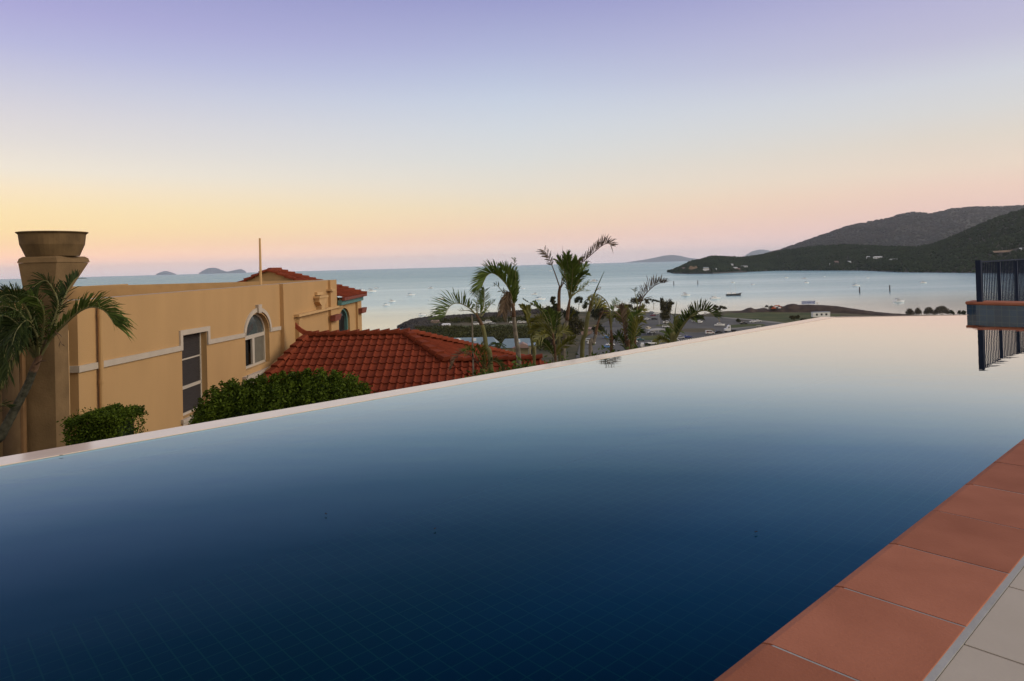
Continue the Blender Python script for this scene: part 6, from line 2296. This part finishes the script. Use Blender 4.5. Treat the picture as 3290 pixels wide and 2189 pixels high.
PROTO = {k: car_proto(k) for k in ('sedan', 'wagon', 'ute', 'van')}
USED = set()
CARS = [
    (2080, 1028, 'sedan', 'white', 8, 'white sedan nearest the lamp post in the left parking row'),
    (2102, 1027.5, 'wagon', 'dark', 5, 'dark wagon right beside the white sedan in the left parking row'),
    (2094, 1006, 'sedan', 'grey', 20, 'blue-grey sedan farthest back under the olive trees'),
    (2109, 1011, 'wagon', 'white', 15, 'white wagon in front of the blue-grey sedan under the trees'),
    (2098, 1016, 'sedan', 'red', 20, 'dark red sedan wedged between the white wagon and the left row'),
    (2057, 1019, 'ute', 'white', 30, 'white pickup at the left edge behind the palm fronds'),
    (2083, 1058, 'wagon', 'cream', 55, 'cream hatchback driving alone above the carport'),
    (2141, 1039, 'ute', 'white', 5, 'white pickup below the casuarina'),
    (2139, 1053, 'wagon', 'white', -10, 'white wagon alone in front of the casuarina'),
    (2094, 1071, 'sedan', 'white', 5, 'white car parked under the flat carport roof'),
    (2250, 1038.5, 'van', 'white', 60, 'white van in the shade of the dark low tree'),
    (2232, 1035, 'sedan', 'silver', 10, 'silver car left of the white van under the dark tree'),
    (2266, 1011, 'van', 'white', 70, 'pale van farthest back beside the arching dark frond'),
    (2281, 1073.5, 'van', 'white', 0, 'white delivery van with red markings next to the truck'),
    (2309, 1070, 'sedan', 'dark', 5, 'black sedan between the delivery van and the white truck'),
    (2389, 1042, 'ute', 'dark', 5, 'dark pickup with a pale canopy beside the bush on the traffic island'),
    (2419, 1037, 'sedan', 'white', 5, 'white sedan, left of the pair by the grass field'),
    (2435, 1034.5, 'sedan', 'white', 8, 'white sedan, right of the pair by the grass field'),
    (2186, 1089, 'wagon', 'silver', 8, 'silver wagon beside the bright blue car along the white fence'),
    (2209, 1086, 'sedan', 'blue', 12, 'dark blue sedan along the white post fence'),
    (2166, 1094, 'sedan', 'white', 10, 'white car half hidden behind the thick dark frond'),
    (2058, 1095, 'sedan', 'teal', 0, 'teal sedan on the road left of the carport'),
    (2095, 1107, 'ute', 'white', 8, 'white pickup nearest the pool edge'),
    (2064, 1115.5, 'van', 'white', 80, 'white van at the pool edge left of the nearest pickup'),
    (2077, 1110, 'sedan', 'dark', 10, 'black car tucked behind the nearest white pickup'),
    (1950, 1087, 'sedan', 'light blue', 5, 'light blue car behind the short curling palm'),
    (1950, 1118, 'sedan', 'light blue', 8, 'bright blue car at the foot of the short curling palm'),
    (1961, 1111, 'sedan', 'white', 10, 'white car just behind the bright blue one'),
    (1900, 1106, 'wagon', 'white', 15, 'white wagon behind the pinkish palm stem'),
    (1893, 1098, 'wagon', 'silver', 15, 'silver wagon behind the white one by the pinkish palm stem'),
    (2034, 1101, 'wagon', 'white', 10, 'white wagon seen through the olive clump palm'),
    (1903, 1016, 'van', 'white', 75, 'white van far back beside the spear-leaf palm'),
    (1528, 1044.5, 'van', 'white', 0, 'white van leftmost in the row behind the breakwater'),
    (1556, 1041, 'wagon', 'white', 0, 'white wagon second in the row behind the breakwater'),
    (1570, 1038, 'van', 'white', 0, 'white van third in the row behind the breakwater'),
    (1582, 1042, 'sedan', 'silver', 0, 'silver sedan in the row behind the breakwater'),
    (1646, 1038.5, 'sedan', 'white', 0, 'white sedan left of the tall palm trunk behind the breakwater'),
    (1672, 1038.5, 'wagon', 'white', 0, 'white wagon right of the tall palm trunk behind the breakwater'),
    (1684, 1038, 'sedan', 'white', 0, 'white sedan rightmost in the row behind the breakwater'),
]
for (px, py, kind, cl, yaw, lab) in CARS:
    z = LAND + 0.33
    p = onz(px, py, z)
    o = PROTO[kind] if kind not in USED else copy_tree(PROTO[kind])
    USED.add(kind)
    o.location = p
    o.rotation_euler = (0, 0, math.radians(yaw))
    tag(o, lab, 'van' if kind == 'van' else ('pickup' if kind == 'ute' else 'car'), 'vehicles parked on the foreshore')
    for ch_ in o.children:
        if ch_.name.startswith('body'):
            ch_.material_slots[0].link = 'OBJECT'
            ch_.material_slots[0].material = CARC[cl]
    if 'red markings' in lab:
        mb = MB()
        for (x0, x1, z0, z1) in ((-2.1, -1.7, 1.6, 1.85), (-2.1, -0.9, 1.05, 1.3), (-0.4, 1.0, 1.0, 1.2), (1.3, 2.0, 0.6, 0.8)):
            mb.box(x0, x1, -0.99, -0.955, z0, z1)
        mb.build('lettering', REDM, o, local=True)
# truck tractor with white cab
p = onz(2338, 1067, LAND + 0.33)
o = thing('truck', 'white truck tractor unit with a tall cab beside the white post fence', 'truck', p, 'vehicles parked on the foreshore')
mb = MB()
s = [(-1.9, 0.9), (-0.6, 0.9), (-0.6, 1.9), (0.3, 1.9), (0.3, 3.6), (-0.05, 3.9), (1.4, 4.0), (1.4, 0.9), (-0.6, 0.9)]
mb.prism([(p.x + a, p.y - 1.2, p.z + b_) for a, b_ in [(-1.9, 0.8), (1.5, 0.8), (1.5, 3.9), (0.9, 4.1), (0.1, 3.6), (-0.35, 2.3), (-1.8, 2.0)]], [(p.x + a, p.y + 1.2, p.z + b_) for a, b_ in [(-1.9, 0.8), (1.5, 0.8), (1.5, 3.9), (0.9, 4.1), (0.1, 3.6), (-0.35, 2.3), (-1.8, 2.0)]])
mb.build('cab', CARC['white'], o)
mb = MB()
mb.box(p.x + 1.52, p.x + 5.0, p.y - 0.5, p.y + 0.5, p.z + 0.7, p.z + 1.05)
mb.build('chassis', TYRE, o)
mb = MB()
mb.add([(p.x + 0.05, p.y - 1.22, p.z + 2.3), (p.x + 0.75, p.y - 1.22, p.z + 2.3), (p.x + 0.75, p.y - 1.22, p.z + 3.2), (p.x + 0.3, p.y - 1.22, p.z + 3.2)], [(0, 1, 2, 3)])
mb.build('window', GLASSD, o)
for wx in (-1.1, 2.9, 4.1):
    for s in (-1, 1):
        mb = MB()
        mb.tube([(p.x + wx, p.y + s * 0.8, p.z + 0.5), (p.x + wx, p.y + s * 1.15, p.z + 0.5)], 0.5, 12)
        mb.build('wheel', TYRE, o)


# ------------------------------------------------------------------ boats
def hull_mb(Ln, B, fb, mb=None, mi=0, sheer=0.35, stern=0.7):
    mb = mb or MB()
    n = 12
    vs, fs = [], []
    for i in range(n + 1):
        t = i / n
        x = (t - 0.5) * Ln
        b_ = B / 2 * (stern + (1 - stern) * math.sin(min(1, t / 0.45) * PI / 2)) * (1 - max(0, (t - 0.45) / 0.55) ** 2.2)
        z = fb * (0.85 + sheer * max(0, t - 0.3) ** 1.5 * 1.6)
        xo = x + 0.06 * Ln * max(0, t - 0.85) / 0.15
        for q in ((-b_, z), (-b_ * 0.82, 0.0), (0, -0.35 * fb), (b_ * 0.82, 0.0), (b_, z)):
            vs.append((xo if q[1] > 0.01 else x, q[0], q[1]))
    for i in range(n):
        for k in range(4):
            fs.append((i * 5 + k, i * 5 + k + 1, (i + 1) * 5 + k + 1, (i + 1) * 5 + k))
        fs.append((i * 5, (i + 1) * 5, (i + 1) * 5 + 4, i * 5 + 4))
    fs.append((0, 1, 2, 3, 4))
    mb.add(vs, fs, mi)
    return mb


def boat_root(name):
    r = bpy.data.objects.new(name, None)
    col.objects.link(r)
    return r


def cabin(mb, x0, x1, w, z0, z1, rake=0.5, mi=0):
    mb.prism([(x0, -w, z0), (x1, -w, z0), (x1 - rake, -w * 0.85, z1), (x0 + rake * 0.3, -w * 0.85, z1)], [(x0, w, z0), (x1, w, z0), (x1 - rake, w * 0.85, z1), (x0 + rake * 0.3, w * 0.85, z1)], mi)


def make_boat(kind):
    # every prototype is 10 m long before scaling
    r = boat_root({'sail': 'sailboat', 'motor': 'motor_cruiser', 'cat': 'catamaran', 'dinghy': 'dinghy', 'ferry': 'ferry', 'schooner': 'schooner'}[kind])
    if kind == 'sail':
        hull_mb(10, 3.1, 1.15).build('hull', HULLW, r, local=True)
        mb = MB()
        cabin(mb, -1.6, 2.6, 0.95, 1.05, 1.75, 0.9)
        mb.build('cabin', HULLW, r, local=True)
        mb = MB()
        cabin(mb, -3.4, -1.2, 1.1, 2.0, 2.35, 0.5)
        mb.build('canopy', BLUEC, r, local=True)
        mb = MB()
        mb.tube([(0.9, 0, 1.0), (0.9, 0, 13.5)], [0.10, 0.06], 6)
        mb.build('mast', METAL, r, local=True)
        mb = MB()
        mb.tube([(0.8, 0, 2.7), (-3.4, 0, 2.7)], [0.2, 0.14], 6)
        mb.build('boom', BLUEC, r, local=True)
        mb = MB()
        mb.tube([(-4.9, 0, 0.9), (0.9, 0, 13.3), (5.2, 0, 1.4)], 0.025, 4)
        mb.build('rigging', METAL, r, local=True)
    elif kind == 'motor':
        hull_mb(10, 3.4, 1.35).build('hull', HULLW, r, local=True)
        mb = MB()
        cabin(mb, -2.6, 2.4, 1.35, 1.25, 2.55, 1.2)
        mb.build('cabin', HULLW, r, local=True)
        mb = MB()
        for s in (-1, 1):
            mb.add([(-2.0, s * 1.345, 1.75), (1.6, s * 1.345, 1.75), (1.0, s * 1.235, 2.3), (-1.9, s * 1.235, 2.3)], [(0, 1, 2, 3)])
        mb.add([(2.05, -1.1, 1.7), (2.05, 1.1, 1.7), (1.42, 1.0, 2.4), (1.42, -1.0, 2.4)], [(0, 1, 2, 3)])
        mb.build('window', GLASSD, r, local=True, fixn=False)
        mb = MB()
        cabin(mb, -2.9, 0.4, 1.25, 3.35, 3.6, 0.3)
        for x in (-2.7, 0.1):
            for s in (-1.1, 1.1):
                mb.tube([(x, s, 2.5), (x, s, 3.38)], 0.05, 4)
        mb.build('canopy', GREYC, r, local=True)
        mb = MB()
        mb.tube([(-1.0, 0, 3.55), (-1.2, 0, 6.0)], [0.06, 0.03], 5)
        mb.build('aerial', METAL, r, local=True)
    elif kind == 'cat':
        mb = MB()
        for s in (-2, 2):
            k_ = len(mb.v)
            hull_mb(10, 1.5, 1.3, mb)
            mb.v[k_:] = [(x, y + s, z) for x, y, z in mb.v[k_:]]
        mb.box(-3.6, 2.4, -1.9, 1.9, 1.05, 1.4)
        mb.build('hull', HULLW, r, local=True)
        mb = MB()
        cabin(mb, -2.6, 2.0, 1.7, 1.402, 2.6, 1.0)
        mb.build('cabin', HULLW, r, local=True)
        mb = MB()
        cabin(mb, -1.9, 1.3, 1.74, 1.8, 2.3, 0.6)
        mb.build('window', GLASSD, r, local=True)
        mb = MB()
        cabin(mb, -4.2, -1.6, 1.7, 3.0, 3.2, 0.2)
        mb.build('canopy', GREYC, r, local=True)
        mb = MB()
        mb.tube([(0.9, 0, 1.4), (0.9, 0, 13)], [0.10, 0.06], 6)
        mb.build('mast', METAL, r, local=True)
    elif kind == 'dinghy':
        hull_mb(10, 4.4, 1.9).build('hull', HULLW, r, local=True)
        mb = MB()
        mb.box(-1.6, -0.9, -1.6, 1.6, 1.0, 1.8)
        mb.box(-5.6, -4.7, -0.5, 0.5, 0.4, 2.6)
        mb.build('thwart', GREYC, r, local=True)
    elif kind == 'ferry':
        hull_mb(10, 3.8, 1.2, stern=0.9).build('hull', HULLW, r, local=True)
        mb = MB()
        cabin(mb, -3.4, 3.4, 1.6, 1.1, 2.3, 1.3)
        mb.build('lower_deck', HULLW, r, local=True)
        mb = MB()
        cabin(mb, -2.4, 2.0, 1.4, 2.31, 3.3, 1.0)
        mb.build('upper_deck', HULLW, r, local=True)
        mb = MB()
        for s in (-1, 1):
            mb.add([(-2.9, s * 1.56, 1.55), (2.6, s * 1.56, 1.55), (2.3, s * 1.46, 2.0), (-2.8, s * 1.46, 2.0)], [(0, 1, 2, 3)])
            mb.add([(-2.0, s * 1.37, 2.65), (1.4, s * 1.37, 2.65), (1.2, s * 1.28, 3.05), (-1.9, s * 1.28, 3.05)], [(0, 1, 2, 3)])
        mb.build('window', GLASSD, r, local=True, fixn=False)
        mb = MB()
        mb.box(-4.9, -3.45, -1.5, 1.5, 0.95, 1.9)
        mb.build('stern_deck', BLUEC, r, local=True)
        mb = MB()
        mb.tube([(-0.4, 0, 3.3), (-0.5, 0, 5.0)], 0.05, 5)
        mb.build('mast', METAL, r, local=True)
    else:
        hull_mb(10, 2.3, 1.15, sheer=0.5, stern=0.75).build('hull', HULLB, r, local=True)
        mb = MB()
        cabin(mb, -4.2, -1.5, 0.65, 1.05, 1.75, 0.4)
        cabin(mb, -0.9, 2.0, 0.6, 1.05, 1.6, 0.4)
        mb.build('deckhouse', HULLW, r, local=True)
        for x, h in ((-1.6, 8.2), (1.5, 8.8)):
            mb = MB()
            mb.tube([(x, 0, 0.9), (x, 0, h)], [0.07, 0.04], 6)
            mb.build('mast', METAL, r, local=True)
            mb = MB()
            mb.tube([(x - 0.1, 0, 2.0), (x - 2.6, 0, 2.1)], [0.16, 0.11], 6)
            mb.build('boom', HULLW, r, local=True)
        mb = MB()
        mb.tube([(4.4, 0, 1.45), (7.4, 0, 2.25)], [0.09, 0.04], 6)
        mb.build('bowsprit', HULLB, r, local=True)
        mb = MB()
        mb.tube([(-4.8, 0, 1.1), (-1.6, 0, 8.0), (1.5, 0, 8.6), (7.3, 0, 2.2)], 0.012, 4)
        mb.build('rigging', METAL, r, local=True)
    return r


BOATS = [
    (1162, 934, 20, 'sail', 0, 'sailboat just right of the cream building corner, farthest left of all'),
    (1170, 938, 6, 'dinghy', 10, 'dinghy between the leftmost sailboat and the cabin cruiser beside it'),
    (1193, 938.5, 31, 'motor', 5, 'big cabin cruiser with a dark canopy right of the cream building corner'),
    (1210, 927.5, 17, 'sail', 185, 'small sailboat above the big cabin cruiser at the left'),
    (1259, 970.5, 22, 'motor', 8, 'cruiser close behind another boat midway between building and palms'),
    (1241, 982, 23, 'sail', 4, 'sailboat in front of the close pair midway between building and palms'),
    (1320, 949.5, 25, 'sail', 5, 'sailboat alone above the arching frond of the left palm'),
    (1384, 927.5, 17, 'motor', 175, 'faint pinkish cruiser far out above the left palm'),
    (1380, 966, 7, 'dinghy', 5, 'dinghy below the faint pinkish cruiser'),
    (1356, 1013, 23, 'sail', 10, 'white sailboat with a tall mast nearest the tip of the breakwater'),
    (1418, 964.5, 24, 'cat', 195, 'catamaran partly behind the tips of the left palm frond'),
    (1517, 941.5, 15, 'motor', 175, 'cruiser showing between the upright fronds of the left palm'),
    (1768, 871.5, 10, 'motor', 10, 'tiny boat near the horizon beside the twin-stemmed palm'),
    (1681, 929, 12, 'dinghy', 0, 'low open boat right of the tall palm crown'),
    (1718, 947.5, 20, 'motor', 185, 'cruiser right of the tall palm, above the long sailboat'),
    (1735, 963.5, 33, 'sail', 5, 'long low sailboat between the tall palm and the twin-stemmed palm'),
    (1907.5, 906, 24, 'ferry', 175, 'white two-deck ferry right of the twin-stemmed palm'),
    (2203, 950.5, 28, 'motor', -8, 'white cruiser with a red canopy left of the black schooner'),
    (2297, 960.5, 29, 'cat', 0, 'white catamaran below and left of the black schooner'),
    (2354, 909.5, 12, 'motor', 5, 'small white cruiser above the black schooner'),
    (2418, 915.5, 12, 'sail', 8, 'small grey sailboat right of the black schooner'),
    (2527, 893.5, 11, 'motor', 10, 'small boat far out left of the pair near the wooded shore'),
    (2584, 896.5, 14, 'motor', 170, 'pale boat, upper of the close pair above the billboard'),
    (2591, 910.5, 17, 'motor', 12, 'white cruiser, lower of the close pair above the billboard'),
    (2649, 889.5, 6, 'dinghy', 10, 'tiny dark dinghy near the wooded shore'),
    (2750, 919.5, 25, 'sail', -5, 'sailboat beside the left channel pile on the right of the bay'),
    (2788, 894.5, 9, 'motor', 5, 'faint white boat below the largest white house'),
    (2966, 910.5, 21, 'motor', -6, 'cruiser farthest right, left of the pool fence'),
    (2887, 970.5, 32, 'motor', -12, 'large white cruiser near the grey shrubs beyond the pool'),
]
BP = {}
for (px, py, ln, kind, yaw, lab) in BOATS:
    p = onz(px, py, SEA + 0.05)
    if kind not in BP:
        BP[kind] = make_boat(kind)
        o = BP[kind]
    else:
        o = copy_tree(BP[kind])
    s = ln * p.y / F / 10.0
    o.location = p
    o.scale = (s, s, s)
    o.rotation_euler = (0, 0, math.radians(yaw))
    tag(o, lab, {'sail': 'sailboat', 'motor': 'motor boat', 'cat': 'catamaran', 'dinghy': 'dinghy', 'ferry': 'ferry'}[kind], 'boats moored in the bay')
    for ch_ in o.children:
        if ch_.name.startswith('canopy') and 'red canopy' in lab:
            ch_.material_slots[0].link = 'OBJECT'
            ch_.material_slots[0].material = REDC
p = onz(2356, 949.5, SEA + 0.05)
o = make_boat('schooner')
s = 46 * p.y / F / 10
o.location, o.scale, o.rotation_euler = p, (s, s, s), (0, 0, math.radians(-4))
tag(o, 'black two-masted schooner with a long bowsprit in the middle of the bay', 'schooner', 'boats moored in the bay')
# trailer boat among the cars
p = onz(2312, 1049.5, LAND + 0.35)
o = copy_tree(BP['motor'])
o.location, o.scale, o.rotation_euler = p + Vector((0, 0, 0.7)), (0.62, 0.62, 0.62), (0, 0, math.radians(-5))
tag(o, 'white cabin boat standing on land beside the thin tall tree', 'motor boat', 'boats moored in the bay')
# channel piles
for px, yt, yb, lab in ((2165, 905, 916.5, 'dark channel pile, leftmost, just left of the headland tip'), (2242, 903, 913.5, 'dark channel pile below the orange rock cutting'), (2762, 925, 939.5, 'dark channel pile below the sailboat on the right of the bay'), (2859, 919, 935.5, 'dark channel pile, rightmost, with a small cap')):
    b0 = onz(px, yb, SEA)
    zt = at(px, yt, b0.y).z
    o = thing('channel_pile', lab, 'pile', b0, 'channel piles in the bay')
    mb = MB()
    mb.tube([b0 - Vector((0, 0, 2)), (b0.x, b0.y, zt)], [0.75, 0.65], 8)
    mb.build('pile', WOOD, o)
    mb = MB()
    mb.lathe((b0.x, b0.y), [(0.8, zt + 0.01), (0.8, zt + 0.5), (0.3, zt + 0.9)], 8)
    mb.build('pile_cap', WOOD, o)

# ------------------------------------------------------------------ render settings
scene.view_settings.view_transform = 'Standard'
scene.view_settings.look = 'None'
scene.view_settings.exposure = 0
scene.view_settings.gamma = 1
scene.view_settings.use_curve_mapping = False
cy = scene.cycles
cy.max_bounces = 8
cy.diffuse_bounces = 3
cy.glossy_bounces = 4
cy.transparent_max_bounces = 12
cy.volume_bounces = 3
cy.use_denoising = True
